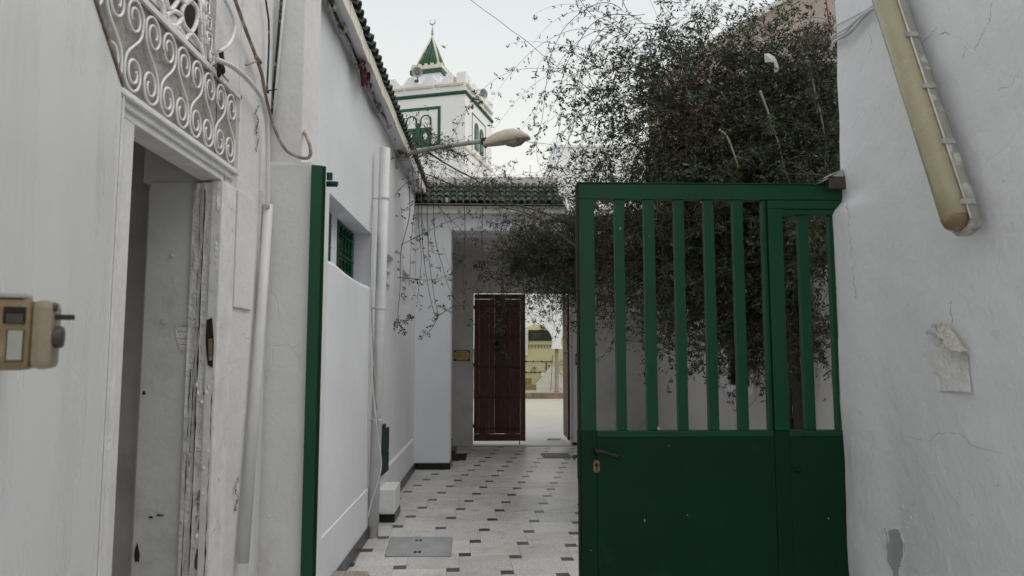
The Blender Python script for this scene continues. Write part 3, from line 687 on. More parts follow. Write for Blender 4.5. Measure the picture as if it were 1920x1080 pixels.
# ---- drainpipe, block, electrical box etc
dp = thing('drainpipe', (-1.03, 6.45, 0), 'white painted drainpipe standing in front of the left wall', 'drainpipe')
top_ = PY(722, 278, 6.45); bot_ = PY(699, 1006, 6.45); bot_.z = 0
b = MB(); b.tube([bot_, bot_.lerp(top_, 0.5)+Vector((0.003, 0, 0)), top_], 0.048, 18); b.build('pipe', white_pvc, dp, False)
for py in (372, 578, 788):
    t = (PY(710, py, 6.45).z)/top_.z; c = bot_.lerp(top_, t)
    q = MB(); q.lathe(c-Vector((0, 0, 0.012)), [(0.0485, 0), (0.053, 0.002), (0.053, 0.022), (0.0485, 0.024)], (0, 0, 1), 18)
    q.tube([c+Vector((-0.04, 0, 0)), c+Vector((-0.1, 0.0, 0))], 0.006, 5); q.build('bracket', white_pvc, dp)
for (pts, m, r, nm, lab) in (
    (((701, 380), (697, 450), (695, 560), (692, 700), (690, 800), (686, 930), (683, 985)), white_pvc, 0.008, 'thin_conduit', 'slim white conduit running down just left of the drainpipe'),
    (((694, 590), (697, 700), (703, 770), (712, 840), (714, 880), (700, 930), (688, 975), (681, 1010)), white_pvc, 0.0075, 'loose_cable', 'loose pale cable slanting down across the foot of the drainpipe'),
    (((698, 440), (696, 540), (700, 660), (707, 770), (713, 850)), grey_cable, 0.005, 'grey_wire', 'thin grey wire bowing past the drainpipe to the green box')):
    b = MB(); b.tube(smooth_path([PY(x, y, 6.36) for x, y in pts], 5), r, 6); single(nm, b, m, lab, 'cable')
p0 = PX(711, 800, LX+0.02)
b = thing('meter_box', (LX+0.05, 7.3, 0.45), 'small green metal box set low in the left wall', 'utility box')
q = MB(); q.box(LX+0.001, LX+0.03, 7.0, 7.36, 0.46, 0.90); q.build('case', green, b, bevel=0.004)
q = MB(); q.obox((LX+0.032, 7.02, 0.43), (0.02, 0.36, 0.0), (0.008, 0, 0), (0, 0, 0.44)); q.build('lid', green, b, bevel=0.003)
q = MB(); q.lathe((LX+0.058, 7.33, 0.64), [(0.008, 0), (0.01, 0.004), (0.006, 0.008)], (1, 0, 0), 8); q.build('catch', galv, b)
kb = thing('corner_block', (-1.02, 7.15, 0), 'short white masonry block with black skirting at the foot of the left wall', 'block')
q = MB(); q.box(LX, -0.945, 7.0, 7.42, 0.075, 0.31); q.build('body', W_near, kb, bevel=0.01)
q = MB(); q.box(LX, -0.94, 6.992, 7.42, 0.001, 0.075); q.build('skirting', skirt_k, kb, bevel=0.002)

# manhole cover, stone, mat, grates
mh = thing('manhole_cover', (-0.6, 6.15, 0), 'grey screed manhole cover with four pairs of finger holes in the tiled floor', 'manhole')
c_ = [PZ(*p, 0.004) for p in ((722, 1043), (845, 1043), (848, 1007), (733, 1007))]
q = MB(); q.prism([v+Vector((0, 0, -0.01)) for v in c_], (0, 0, 0.013)); q.build('slab', cover, mh)
q = MB()
for i in range(4):
    a, b_ = c_[i], c_[(i+1) % 4]; a = a+Vector((0, 0, -0.002)); b_ = b_+Vector((0, 0, -0.002)); q.tube([a, b_], 0.0055, 4)
q.build('rim', grate_m, mh)
q = MB()
for (x, y) in ((781.5, 1013), (789, 1013), (778.5, 1035), (786.5, 1035)):
    p = PZ(x, y, 0.0075); q.box(p.x-0.012, p.x+0.012, p.y-0.028, p.y+0.028, 0.004, 0.0085)
q.build('finger_hole', skirt_k, mh)
q = MB(); pts = [(-1.25, 4.75, 0), (-0.86, 4.80, 0), (-0.835, 5.00, 0), (-0.86, 5.10, 0), (-1.25, 5.12, 0)]
q.prism(pts, (0, 0, 0.11)); single('granite_kerbstone', q, granite, 'speckled granite stone lying at the foot of the left wall', 'stone', bevel=0.012)
q = MB(); pts = [PZ(*p, 0.004) for p in ((838, 863), (873, 863), (876, 852), (845, 852))]
q.prism(pts, (0, 0, 0.014)); single('doormat', q, matm, 'dark doormat on the tiles beside the portal pier', 'mat')
dg = thing('drain_grate', (1.0, 11.45, 0), 'long metal drain grate set in the floor before the wooden door', 'drain')
q = MB(); q.box(0.78, 1.22, 11.18, 11.74, 0.001, 0.003); q.build('pit', hole, dg)
for k in range(11):
    q = MB(); x = 0.79+k*0.041; q.box(x, x+0.026, 11.2, 11.72, 0.002, 0.009); q.build('slat', grate_m, dg)
q = MB(); q.prism([PZ(*p, 0.006) for p in ((1026, 825), (1048, 826), (1052, 823), (1030, 822))], (0, 0, 0.012)); single('floor_drain', q, grate_m, 'small metal drain in the bright courtyard paving beyond the door', 'drain')

# ================================================================== PORTAL
po = thing('portal', (0.4, 11, 0), 'white entrance portal with green tiled roofs at the end of the lane', 'portal')
DY = 12.7
b = MB(); b.box(LX, -0.612, 10.15, 10.55, 0.085, 3.70); b.build('pier', W_port, po, bevel=0.008)
b = MB(); b.box(LX+0.01, -0.60, 10.135, 10.56, 0.001, 0.085); b.build('skirting', skirt_k, po)
b = MB(); b.box(-0.612, 1.02, 10.15, 10.42, 3.39, 3.70); b.build('beam', W_port, po)
b = MB(); b.box(-1.15, 1.06, 10.02, 10.5, 3.62, 3.70); b.box(-1.15, 1.04, 9.98, 10.5, 3.70, 3.745); b.build('cornice', coping, po)
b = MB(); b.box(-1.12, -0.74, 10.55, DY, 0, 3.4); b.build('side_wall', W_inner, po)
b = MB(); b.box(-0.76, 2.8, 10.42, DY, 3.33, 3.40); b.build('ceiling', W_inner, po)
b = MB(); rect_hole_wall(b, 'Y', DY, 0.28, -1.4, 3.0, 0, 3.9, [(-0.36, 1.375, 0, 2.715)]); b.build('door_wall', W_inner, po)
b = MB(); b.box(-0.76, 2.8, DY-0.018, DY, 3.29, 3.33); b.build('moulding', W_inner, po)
b = MB(); b.box(1.42, 1.62, DY-0.03, DY, 0.06, 3.29); b.build('right_jamb', W_port, po, bevel=0.004)
b = MB(); b.box(1.40, 1.66, DY-0.045, DY, 0.001, 0.06); b.build('jamb_skirting', skirt_k, po)
b = MB(); b.box(-0.74, -0.67, 11.2, 11.9, 0.0, 0.22); b.box(-0.74, -0.60, 11.35, 11.9, 0, 0.10); b.build('step', skirt, po, bevel=0.004)
# portal ceiling light
cl = thing('ceiling_light', (0.0, 11.4, 3.24), 'round opal lamp on the portal ceiling', 'lamp')
pc_ = PZ(912, 462, 3.33)
q = MB(); q.lathe((pc_.x, pc_.y, 3.30), [(0.12, 0.028), (0.12, 0.0)], (0, 0, 1), 18); q.build('base', W_port, cl)
q = MB(); q.lathe((pc_.x, pc_.y, 3.30), [(0.105, -0.002), (0.10, -0.03), (0.07, -0.055), (0.02, -0.065)], (0, 0, 1), 18); q.build('shade', pane_m, cl)
ORG  # noqa
# roofs
pt_me = tile_mesh('roof_tile', 0.045, 0.145, tile_green, 7, 0.92)
_c = MB(); _c.box(-0.009, 0.009, 0, 0.13, -0.01, 0.010); ch_me = _c.mesh('tile_channel', M('tile_mortar', (0.10, 0.115, 0.10), 0.7, 0.2, 12, 0.2, 40))
def tiled_roof(x0, x1, y0, z0, rows, run, rise, pitch_x, cut_l=0.0, cut_r=0.0):
    sl_ = sqrt(run*run+rise*rise); st = sl_/rows; an = atan2(rise, run)
    b = MB(); b.prism([(x0, y0, z0-0.03), (x1, y0, z0-0.03), (x1-cut_r, y0+run, z0+rise-0.02), (x0+cut_l, y0+run, z0+rise-0.02)], (0, 0.04, -0.02)); b.build('roof_deck', tile_dark, po)
    n_ = int((x1-x0)/pitch_x)
    for k in range(n_+1):
        x = x0+pitch_x*(k)+pitch_x*0.5
        for r in range(rows):
            f = (r+0.5)/rows
            if x < x0+cut_l*f or x > x1-cut_r*f: continue
            d = r*st
            link('roof_tile', pt_me, po, (x+random.uniform(-.004, .004), y0+cos(an)*d+random.uniform(-.005, .005), z0+sin(an)*d+0.012), (an-0.13, random.uniform(-.04, .04), random.uniform(-.03, .03)), (1, st/0.145*1.12, 1))
            if k < n_: link('tile_channel', ch_me, po, (x+pitch_x/2, y0+cos(an)*d+0.01, z0+sin(an)*d+0.008), (an-0.06, 0, 0), (1, st/0.13, 1))
tiled_roof(-1.12, 1.02, 9.96, 3.75, 4, 0.40, 0.36, 0.098, 0.0, 0.10)
b = MB(); b.box(-1.12, 0.95, 10.36, 10.60, 4.10, 4.235); b.build('ridge', coping, po, bevel=0.01)
tiled_roof(1.02, 2.85, 12.15, 3.74, 4, 0.40, 0.36, 0.098, 0.0, 0.0)
b = MB(); b.box(1.0, 2.9, 12.53, 12.72, 4.06, 4.15); b.build('ridge', coping, po, bevel=0.01)
b = MB(); b.box(1.0, 2.85, 12.12, 12.3, 3.62, 3.73); b.build('cornice', coping, po)
b = MB(); b.box(1.02, 1.08, 10.42, 12.15, 3.39, 4.0); b.build('side_wall', W_port, po)
b = MB(); b.box(1.08, 2.8, 12.2, 12.7, 3.40, 3.62); b.build('beam', W_port, po)

# planked door
dl = thing('wooden_door', (-0.3, DY+0.12, 0.03), 'dark red plank door leaf, closed half of the portal opening', 'door')
x0, x1 = -0.345, 0.575; npl = 10; pw = (x1-x0)/npl
b = MB(); b.box(0, pw-0.0004, 0, 0.035, 0, 2.40); plm = b.mesh('plank', wood, bevel=0.002)
for k in range(npl-1): link('plank', plm, dl, (x0+k*pw+random.choice((0, 0, 0, 0.0006)), DY+0.10+random.uniform(0, .004), 0.20+random.uniform(-.004, .004)))
b = MB(); b.box(x0, x1-pw, DY+0.09, DY+0.14, 0.075, 0.195); b.build('bottom_rail', wood, dl, bevel=0.003)
b = MB(); b.box(x1-pw+0.002, x1, DY+0.085, DY+0.14, 0.075, 2.69); b.build('stile', wood, dl, bevel=0.003)
b = MB(); b.box(x0, x1-pw, DY+0.09, DY+0.14, 2.605, 2.69); b.build('top_rail', wood, dl, bevel=0.003)
b = MB()
for (py) in (573, 632, 688, 745, 804):
    z = PY(930, py, DY+0.1).z
    b.box(x0, x1-pw, DY+0.136, DY+0.16, z-0.03, z+0.03)
b.build('ledge', wood, dl)
for (py) in (573, 632, 688, 745, 804):
    z = PY(930, py, DY+0.1).z; b = MB()
    for k in range(npl-1):
        for dx in (0.28, 0.72): b.lathe((x0+(k+dx)*pw, DY+0.10, z), [(0.012, 0), (0.009, 0.006), (0.003, 0.009)], (0, -1, 0), 6)
    b.build('stud_row', blk, dl)
b = MB(); p = PY(932, 645, DY+0.07); b.lathe((p.x, DY+0.1, p.z), [(0.05, 0), (0.045, 0.012), (0.02, 0.03), (0.012, 0.045)], (0, -1, 0), 14)
kn = b.build('knocker', blk, dl)
b = MB(); b.tube([(p.x+0.068*sin(a), DY+0.055-0.01*cos(a), p.z-0.055+0.068*cos(a)) for a in np.linspace(0, 2*pi, 17)[:-1]], [0.008+0.006*(1-cos(a))/2 for a in np.linspace(0, 2*pi, 17)[:-1]], 6, closed=True)
b.build('ring', blk, kn, False)
b = MB(); b.tube([(0.47, DY+0.10, 0.0), (0.47, DY+0.10, 0.13)], 0.007, 6); b.build('floor_bolt', blk, dl)
b = MB()
for z in (0.34, 1.42, 2.45): b.box(x0-0.015, x0+0.03, DY+0.07, DY+0.1, z-0.03, z+0.03)
b.build('hinge', blk, dl)
dr = thing('wooden_door', (1.35, DY+0.3, 0.03), 'dark plank door leaf folded fully open on the right of the portal opening', 'door')
b = MB(); b.box(1.335, 1.37, DY+0.12, DY+0.26, 0.08, 2.69); b.build('stile', wood, dr)
for k in range(8):
    b = MB(); b.box(1.34, 1.365, DY+0.265+k*0.093, DY+0.265+k*0.093+0.088, 0.09, 2.67); b.build('plank', wood, dr)

# ---- Arabic plaques
FORMS = {'ا': (0xFE8D, 0xFE8E), 'أ': (0xFE83, 0xFE84), 'إ': (0xFE87, 0xFE88), 'ب': (0xFE8F, 0xFE90, 0xFE91, 0xFE92), 'ت': (0xFE95, 0xFE96, 0xFE97, 0xFE98),
 'ج': (0xFE9D, 0xFE9E, 0xFE9F, 0xFEA0), 'ح': (0xFEA1, 0xFEA2, 0xFEA3, 0xFEA4), 'خ': (0xFEA5, 0xFEA6, 0xFEA7, 0xFEA8), 'د': (0xFEA9, 0xFEAA), 'ر': (0xFEAD, 0xFEAE),
 'س': (0xFEB1, 0xFEB2, 0xFEB3, 0xFEB4), 'ص': (0xFEB9, 0xFEBA, 0xFEBB, 0xFEBC), 'ع': (0xFEC9, 0xFECA, 0xFECB, 0xFECC), 'ف': (0xFED1, 0xFED2, 0xFED3, 0xFED4),
 'ك': (0xFED9, 0xFEDA, 0xFEDB, 0xFEDC), 'ل': (0xFEDD, 0xFEDE, 0xFEDF, 0xFEE0), 'م': (0xFEE1, 0xFEE2, 0xFEE3, 0xFEE4), 'ن': (0xFEE5, 0xFEE6, 0xFEE7, 0xFEE8),
 'ه': (0xFEE9, 0xFEEA, 0xFEEB, 0xFEEC), 'ة': (0xFE93, 0xFE94), 'و': (0xFEED, 0xFEEE), 'ي': (0xFEF1, 0xFEF2, 0xFEF3, 0xFEF4), 'ى': (0xFEEF, 0xFEF0),
 'ض': (0xFEBD, 0xFEBE, 0xFEBF, 0xFEC0), 'ء': (0xFE80,)}
def shape_ar(s):
    out = []
    for wd in s.split(' '):
        g_ = []
        for i, ch in enumerate(wd):
            f = FORMS[ch]; pv = i > 0 and len(FORMS[wd[i-1]]) == 4; nx = i < len(wd)-1 and len(FORMS[wd[i+1]]) > 1
            if len(f) == 1: c = f[0]
            elif len(f) == 2: c = f[1] if pv else f[0]
            else: c = f[3] if (pv and nx) else f[1] if pv else f[2] if nx else f[0]
            g_.append(chr(c))
        out.append(''.join(g_[::-1]))
    return ' '.join(out[::-1])
def text_obj(s, c, h, name, m, parent, rot=(pi/2, 0, 0), wmax=None):
    cu = bpy.data.curves.new('text', 'FONT'); cu.body = s; cu.size = h; cu.align_x = 'CENTER'; cu.align_y = 'CENTER'; cu.offset = h*0.012
    t = bpy.data.objects.new('tmp', cu); col.objects.link(t); bpy.context.view_layer.update()
    me = bpy.data.meshes.new_from_object(t.evaluated_get(bpy.context.evaluated_depsgraph_get()))
    wd = t.dimensions.x; bpy.data.objects.remove(t)
    me.materials.clear(); me.materials.append(m)
    sc_ = min(1.0, wmax/wd) if wmax else 1
    return link(name, me, parent, c, rot, (sc_, 1, 1))
def plaque(x0, x1, z0, z1, Y, lines, label):
    t = thing('plaque', ((x0+x1)/2, Y, z0), label, 'plaque')
    q = MB(); q.box(x0, x1, Y-0.012, Y-0.001, z0, z1); q.build('plate', maroon, t)
    c = 0.035; i = 0.012
    q = MB(); a, b_, cc, d = x0+i, x1-i, z0+i, z1-i
    q.prism([(a+c, Y-0.012, cc), (b_-c, Y-0.012, cc), (b_, Y-0.012, cc+c), (b_, Y-0.012, d-c), (b_-c, Y-0.012, d), (a+c, Y-0.012, d), (a, Y-0.012, d-c), (a, Y-0.012, cc+c)], (0, -0.003, 0)); q.build('gold_face', gold, t)
    for k, l in enumerate(lines):
        text_obj(shape_ar(l), ((x0+x1)/2, Y-0.0165, d-(k+0.55)*(d-cc)/4.2), 0.044, 'lettering', ink, t, wmax=(x1-x0)*0.8)
a = PY(851, 677, DY); b_ = PY(881, 656.5, DY)
plaque(a.x, b_.x, a.z, b_.z, DY, ['دعاء دخول المسجد', 'بسم الله والصلاة والسلام', 'على رسول الله اللهم افتح', 'لي أبواب رحمتك'], 'gold plaque with Arabic prayer on the wall left of the wooden door')
a = PY(1079, 684, DY-0.03); b_ = PY(1109, 663, DY-0.03)
plaque(a.x, b_.x, a.z, b_.z, DY-0.03, ['دعاء الخروج من المسجد', 'بسم الله والصلاة والسلام', 'على رسول الله اللهم إني', 'أسألك من فضلك'], 'gold plaque half hidden by the gate post right of the opening')
# ---- calligraphy over the door
cg = thing('wall_calligraphy', (0.0, DY, 2.8), 'black Arabic calligraphy painted on the wall above the wooden door', 'calligraphy')
def cz(x, y): return PY(860+x/8.348, 470+y/8.348, DY-0.004)
strokes = [([(322, 345), (318, 375), (345, 395), (385, 398), (372, 425), (330, 415), (316, 440), (330, 468), (352, 460), (372, 425), (400, 402), (425, 418), (448, 452), (480, 458), (505, 430), (515, 395), (503, 362), (465, 350), (425, 360), (403, 350), (430, 328), (480, 326), (532, 318)], 0.022),
           ([(515, 405), (540, 432), (590, 448), (642, 455), (700, 452)], 0.024), ([(668, 373), (625, 373), (600, 395), (612, 425), (648, 442)], 0.026),
           ([(620, 488), (636, 530), (680, 532), (712, 508)], 0.022), ([(738, 548), (785, 535), (832, 494)], 0.022), ([(588, 520), (572, 530), (584, 548), (604, 552), (575, 556)], 0.015),
           ([(840, 550), (890, 545), (930, 520), (980, 515)], 0.022), ([(480, 515), (500, 522), (520, 508)], 0.012), ([(600, 318), (606, 350)], 0.012), ([(412, 520), (418, 548)], 0.012),
           ([(760, 370), (800, 400), (860, 440), (930, 450), (1010, 430), (1080, 380)], 0.022), ([(1120, 340), (1140, 420), (1120, 470), (1050, 480)], 0.022), ([(1200, 330), (1215, 460)], 0.02), ([(1280, 340), (1290, 455), (1370, 465), (1440, 420)], 0.022)]
for pts, r in strokes:
    P = smooth_path([cz(*p) for p in pts], 4); n_ = len(P)
    q = MB()
    for i in range(n_-1):
        d = (P[i+1]-P[i]); 
        w0 = r*(0.35+0.65*abs(sin(i*0.9/3+0.6)))*0.75; w1 = r*(0.35+0.65*abs(sin((i+1)*0.9/3+0.6)))*0.75
        pen = Vector((0.64, 0, 0.77))
        q.add([P[i]-pen*w0*0.6, P[i]+pen*w0*0.6, P[i+1]+pen*w1*0.6, P[i+1]-pen*w1*0.6], [(0, 1, 2, 3)])
        nn = Vector((-d.z, 0, d.x)).normalized()*r*0.22+Vector((0, -0.0004, 0))
        q.add([P[i]-nn, P[i]+nn, P[i+1]+nn, P[i+1]-nn], [(0, 1, 2, 3)])
    q.build('stroke', ink, cg)
for (x, y) in ((540, 478), (560, 492), (600, 345), (655, 330), (728, 322), (735, 200), (1100, 500), (1180, 500), (370, 300)):
    p = cz(x, y); q = MB(); q.prism([p+Vector((0.011, 0, 0)), p+Vector((0, 0, 0.012)), p-Vector((0.011, 0, 0)), p-Vector((0, 0, 0.012))], (0, 0.002, 0)); q.build('dot', ink, cg)
c0 = cz(322, 222)
q = MB(); q.tube([c0+Vector((0.098*cos(a), 0, 0.098*sin(a))) for a in np.linspace(0, 2*pi, 33)[:-1]], 0.007, 4, closed=True); q.build('roundel', ink, cg, False)
text_obj('\ufdf2', c0+Vector((0, -0.001, -0.01)), 0.155, 'lettering', ink, cg)

# ================================================================== RIGHT SIDE WALL OF THE LANE
rw = thing('side_wall', (2.9, 8, 0), 'grey white side wall of the lane behind the gate, under the vine', 'wall')
b = MB(); rect_hole_wall(b, 'X', 2.8, 0.3, 5.9, 12.7, 0, 2.85, [(7.66, 8.36, 1.25, 2.05)]); b.box(2.8, 3.1, 3.4, 5.9, 0, 2.3); b.build('wall', W_rightalley, rw)
w_ = MB(); w_.box(2.77, 2.86, 7.56, 7.66, 1.17, 2.13); w_.box(2.77, 2.86, 8.36, 8.46, 1.17, 2.13); w_.box(2.77, 2.86, 7.66, 8.36, 1.17, 1.25); w_.box(2.77, 2.86, 7.66, 8.36, 2.05, 2.13)
wo_ = w_.build('window', W_port, rw, bevel=0.004)
q = MB(); q.box(2.9, 2.905, 7.66, 8.36, 1.25, 2.05); q.build('pane', winglass, wo_)
q = MB(); q.box(2.87, 2.89, 7.66, 7.71, 1.25, 2.05); q.box(2.87, 2.89, 8.31, 8.36, 1.25, 2.05); q.build('frame', green_bar, wo_)
b = MB(); b.box(2.779, 2.80, 7.0, 7.10, 0.9, 1.25); single('wall_box', b, W_near, 'small pale box on the side wall right of its window', 'box')
nb = thing('notice_board', (2.4, DY, 1.83), 'pale notice board with faint drawn lines behind the first gate bars', 'notice board')
q = MB(); q.box(2.13, 2.76, DY-0.03, DY-0.002, 1.83, 2.33); q.build('panel', cement, nb, bevel=0.004)
q = MB()
for k in range(9):
    x = 2.18+k*0.062; z = 1.95+random.uniform(0, 0.2); q.tube([(x, DY-0.032, z), (x+0.04, DY-0.032, z), (x+0.04, DY-0.032, z+random.uniform(.04, .12)), (x+0.07, DY-0.032, z+0.1)], 0.003, 4)
q.build('drawn_line', ink, nb)

# ================================================================== RIGHT FOREGROUND WALL
nw = thing('near_wall', (1.9, 2.0, 0), 'rough whitewashed wall filling the right edge of the view', 'wall')
def sm(t): t = max(0, min(1, t)); return t*t*(3-2*t)
def wallx(y, z):
    x = 1.674-0.055*(1-sm((z-2.26)/0.09))*sm((y-2.95)/0.3)
    x += 0.010*noise.noise(Vector((y*1.4, z*1.1, 2.0)))+0.005*noise.noise(Vector((y*5, z*5, 7.0)))+0.0018*noise.noise(Vector((y*19, z*15, 1.0)))
    return x
b = MB(); b.smooth = True; ny, nz_ = 150, 190; Y0, Y1, Z0, Z1 = 0.2, 3.30, 0, 4.3
vs = [(wallx(Y0+(Y1-Y0)*i/ny, Z0+(Z1-Z0)*k/nz_), Y0+(Y1-Y0)*i/ny+(0.006*noise.noise(Vector((0, k*0.09, 0))) if i == ny else 0), Z0+(Z1-Z0)*k/nz_) for i in range(ny+1) for k in range(nz_+1)]
fs = [(i*(nz_+1)+k, (i+1)*(nz_+1)+k, (i+1)*(nz_+1)+k+1, i*(nz_+1)+k+1) for i in range(ny) for k in range(nz_)]
b.add(vs, fs); b.build('wall_face', W_right, nw, False)
b = MB(); b.box(1.70, 2.5, -3, 3.285, 0, 4.3); b.box(1.66, 1.70, -3, 0.2, 0, 4.3); b.build('wall_core', W_right, nw)
b = MB(); vs = []
for k in range(nz_+1):
    z = Z1*k/nz_; xx = wallx(Y1, z); yy = Y1+0.006*noise.noise(Vector((0, k*0.09, 0))); vs += [(xx, yy, z), (2.5, yy+0.002, z)]
b.add(vs, [(2*k, 2*k+1, 2*k+3, 2*k+2) for k in range(nz_)]); b.build('wall_end', W_right, nw)
def onwall(px, py, off=0.0):
    r = ray(px, py); t = 1.66/r.x
    for _ in range(6):
        p = Vector((r.x*t, r.y*t, H+r.z*t)); t = (wallx(p.y, p.z)-off)/r.x
    return Vector((r.x*t, r.y*t, H+r.z*t))
# cracks (as thin hairlines in the plaster), patch
def crack(pts, r=0.0012):
    Q_ = []
    for (a, c) in zip(pts[:-1], pts[1:]):
        for k in range(6): Q_.append((a[0]+(c[0]-a[0])*k/6+random.uniform(-2.2, 2.2), a[1]+(c[1]-a[1])*k/6+random.uniform(-2.0, 2.0)))
    P = [onwall(x, y, -0.0002) for x, y in Q_+[pts[-1]]]
    q = MB(); q.tube(P, [max(0.0004, r*random.uniform(0.4, 1.2)) for _ in P], 4); q.build('crack', crackm, nw, False)
crack([(1585, 376), (1591, 400), (1594, 440), (1596, 480), (1602, 520), (1603, 560)], 0.0014)
crack([(1860, 5), (1855, 40), (1842, 65), (1828, 95)], 0.0012); crack([(1812, 85), (1805, 110)], 0.001)
crack([(1715, 90), (1742, 70), (1758, 52)], 0.0012); crack([(1764, 64), (1772, 60), (1782, 66)], 0.0016)
crack([(1628, 60), (1634, 78), (1630, 100)], 0.001)
crack([(1700, 818), (1722, 825), (1742, 828), (1760, 812), (1800, 812), (1830, 838), (1880, 850)], 0.0008)
crack([(1870, 168), (1895, 160), (1912, 130)], 0.0008)
crack([(1782, 563), (1783, 585), (1786, 604)], 0.0018)
crack([(1660, 990), (1664, 1010), (1662, 1030)], 0.002)
crack([(1600, 240), (1612, 215), (1620, 200)], 0.0006); crack([(1690, 300), (1700, 280), (1720, 265)], 0.0006)
q = MB(); pp = [(1665, 996), (1676, 991), (1687, 993), (1690, 1005), (1695, 1020), (1695, 1040), (1689, 1062), (1684, 1070), (1690, 1090), (1676, 1090), (1672, 1068), (1663, 1050), (1664, 1025), (1668, 1010)]
q.prism([onwall(x, y, 0.0035) for x, y in pp], (0.003, 0, 0)); q.build('bare_patch', cement, nw)
q = MB(); P = [onwall(x, y, 0.002) for x, y in pp[:11]]; q.tube(wobble(P, 0.0015, 3), 0.003, 5); q.build('flaked_rim', W_right, nw, False)

for (x, y) in ((1780, 880), (1822, 965), (1712, 865), (1700, 1052), (1872, 910), (1640, 760), (1618, 905), (1735, 650), (1655, 520), (1882, 340), (1690, 460), (1800, 925)):
    q = MB(); p = onwall(x, y, -0.0008); q.lathe(p, [(random.uniform(0.0015, 0.004), 0), (0.002, 0.0012), (0.0008, 0.0016)], (-1, 0, 0), 6); q.build('pit', crackm, nw)
for k in range(26):
    x, y = random.uniform(1640, 1715), random.uniform(950, 1078); q = MB()
    p = onwall(x, y, 0.0); d1 = Vector((0, random.uniform(-1, 1), random.uniform(-1, 1))).normalized()
    q.prism([p+d1*random.uniform(0.004, 0.010), p+Vector((0, d1.z, -d1.y))*random.uniform(0.003, 0.007), p-d1*random.uniform(0.004, 0.009)], (-0.0022, 0, 0)); q.build('plaster_flake', W_right, nw)
clip_m = M('grey_clip', (0.42, 0.41, 0.39), 0.6, 0.2, 30, 0.2, 50)
# fluorescent batten lamp
ft = thing('batten_light', (1.62, 2.5, 2.0), 'yellowed fluorescent batten light hanging askew on the right wall', 'lamp')
pA = PX(1806, 428, 1.60); pB_ = PX(1660, -20, 1.60)
ax_ = (pB_-pA).normalized(); nl = Vector((-1, 0, 0)); lat = ax_.cross(nl).normalized()   # lat across
if lat.y < 0: lat = -lat
LL = 1.27; base0 = Vector((1.655, pA.y, pA.z))
def loft(sections, m, name, parent, closed_ends=True):
    n_ = len(sections[0]); vs = [p for s_ in sections for p in s_]
    fs = [(i*n_+j, i*n_+(j+1) % n_, (i+1)*n_+(j+1) % n_, (i+1)*n_+j) for i in range(len(sections)-1) for j in range(n_)]
    if closed_ends: fs += [tuple(range(n_))[::-1], tuple((len(sections)-1)*n_+j for j in range(n_))]
    b = MB(); b.smooth = True; b.add(vs, fs); return b.build(name, m, parent)
def dome(tt, half, h0, h1, k):
    """half-round section at station tt: from wall offset h0 out to h1"""
    s_ = []
    for j in range(13):
        a = pi*j/12; s_.append(base0+ax_*tt+lat*(half*k*cos(a))+nl*(h0+(h1-h0)*(k**0.5)*(sin(a)**0.8)))
    return s_
HW = 0.048
secs = []
for (tt, k) in ((-0.002, 0.35), (0.006, 0.7), (0.018, 0.9), (0.035, 1.0)): secs.append(dome(tt, HW, 0.055, 0.115, k))
loft(secs, diffu_end, 'diffuser_end', ft)
secs = [dome(tt, HW, 0.055, 0.115, 1.0) for tt in np.linspace(0.0355, LL, 12)]
loft(secs, diffu, 'diffuser', ft)
def tray(tt, k): return [base0+ax_*tt+lat*(HW*1.06*k*x)+nl*y for (x, y) in ((-0.85, 0.012), (-1, 0.03), (-1.02, 0.054), (1.02, 0.054), (1, 0.03), (0.85, 0.012))]
loft([tray(tt, k) for tt, k in ((-0.012, 0.7), (0.0, 0.9), (0.02, 1), (LL, 1))], batten, 'housing', ft)
q = MB()
for s_ in (-1, 1): q.tube([base0+ax_*0.01+lat*s_*HW*1.05+nl*0.056, base0+ax_*LL+lat*s_*HW*1.05+nl*0.056], 0.0035, 5)
q.build('seal_rim', iron_white, ft, False)
for (x, y) in ((1705, 68), (1738, 163), (1775, 264), (1815, 375)):
    p = PX(x, y, 1.60); tt = (p-pA).dot(ax_)
    c = base0+ax_*tt
    for sgn in (-1, 1):
        q = MB()
        q.obox(c+lat*sgn*(HW*1.06)+nl*0.025-ax_*0.011, lat*sgn*0.006, nl*0.045, ax_*0.022)
        q.obox(c+lat*sgn*(HW*0.80)+nl*0.068-ax_*0.009, lat*sgn*(HW*0.30), nl*0.006, ax_*0.018)
        q.build('clip', clip_m, ft, bevel=0.0015)

# curled paper notice
pn = thing('paper_notice', (1.66, 2.4, 1.48), 'blank curled paper notice stuck on the right wall below the lamp', 'paper')
q = MB(); q.smooth = True; nn = 14
TL, TR, BR, BL = (1738, 616), (1812, 640), (1821, 735), (1757, 732)
vs = []
for i in range(nn+1):
    for j in range(nn+1):
        u, v = i/nn, j/nn
        if u > 0.45 and v > 0.72: v2 = 0.72+(v-0.72)*max(0.0, 1-(u-0.45)/0.5)
        else: v2 = v
        x = (1-v2)*((1-u)*BL[0]+u*BR[0])+v2*((1-u)*TL[0]+u*TR[0]); y = (1-v2)*((1-u)*BL[1]+u*BR[1])+v2*((1-u)*TL[1]+u*TR[1])
        off = 0.004+0.003*abs(noise.noise(Vector((u*3, v*4, 0))))+0.012*v**4+0.012*(1-v)**6*u
        vs.append(onwall(x, y, off))
q.add(vs, [(i*(nn+1)+j, (i+1)*(nn+1)+j, (i+1)*(nn+1)+j+1, i*(nn+1)+j+1) for i in range(nn) for j in range(nn)]); q.build('sheet', paper, pn, False)
q = MB(); q.smooth = True
fl = [(1745, 608, .012), (1760, 606, .018), (1776, 607, .02), (1796, 634, .022), (1816, 658, .015), (1800, 660, .035), (1788, 658, .04), (1760, 649, .034), (1766, 640, .04), (1752, 622, .03)]
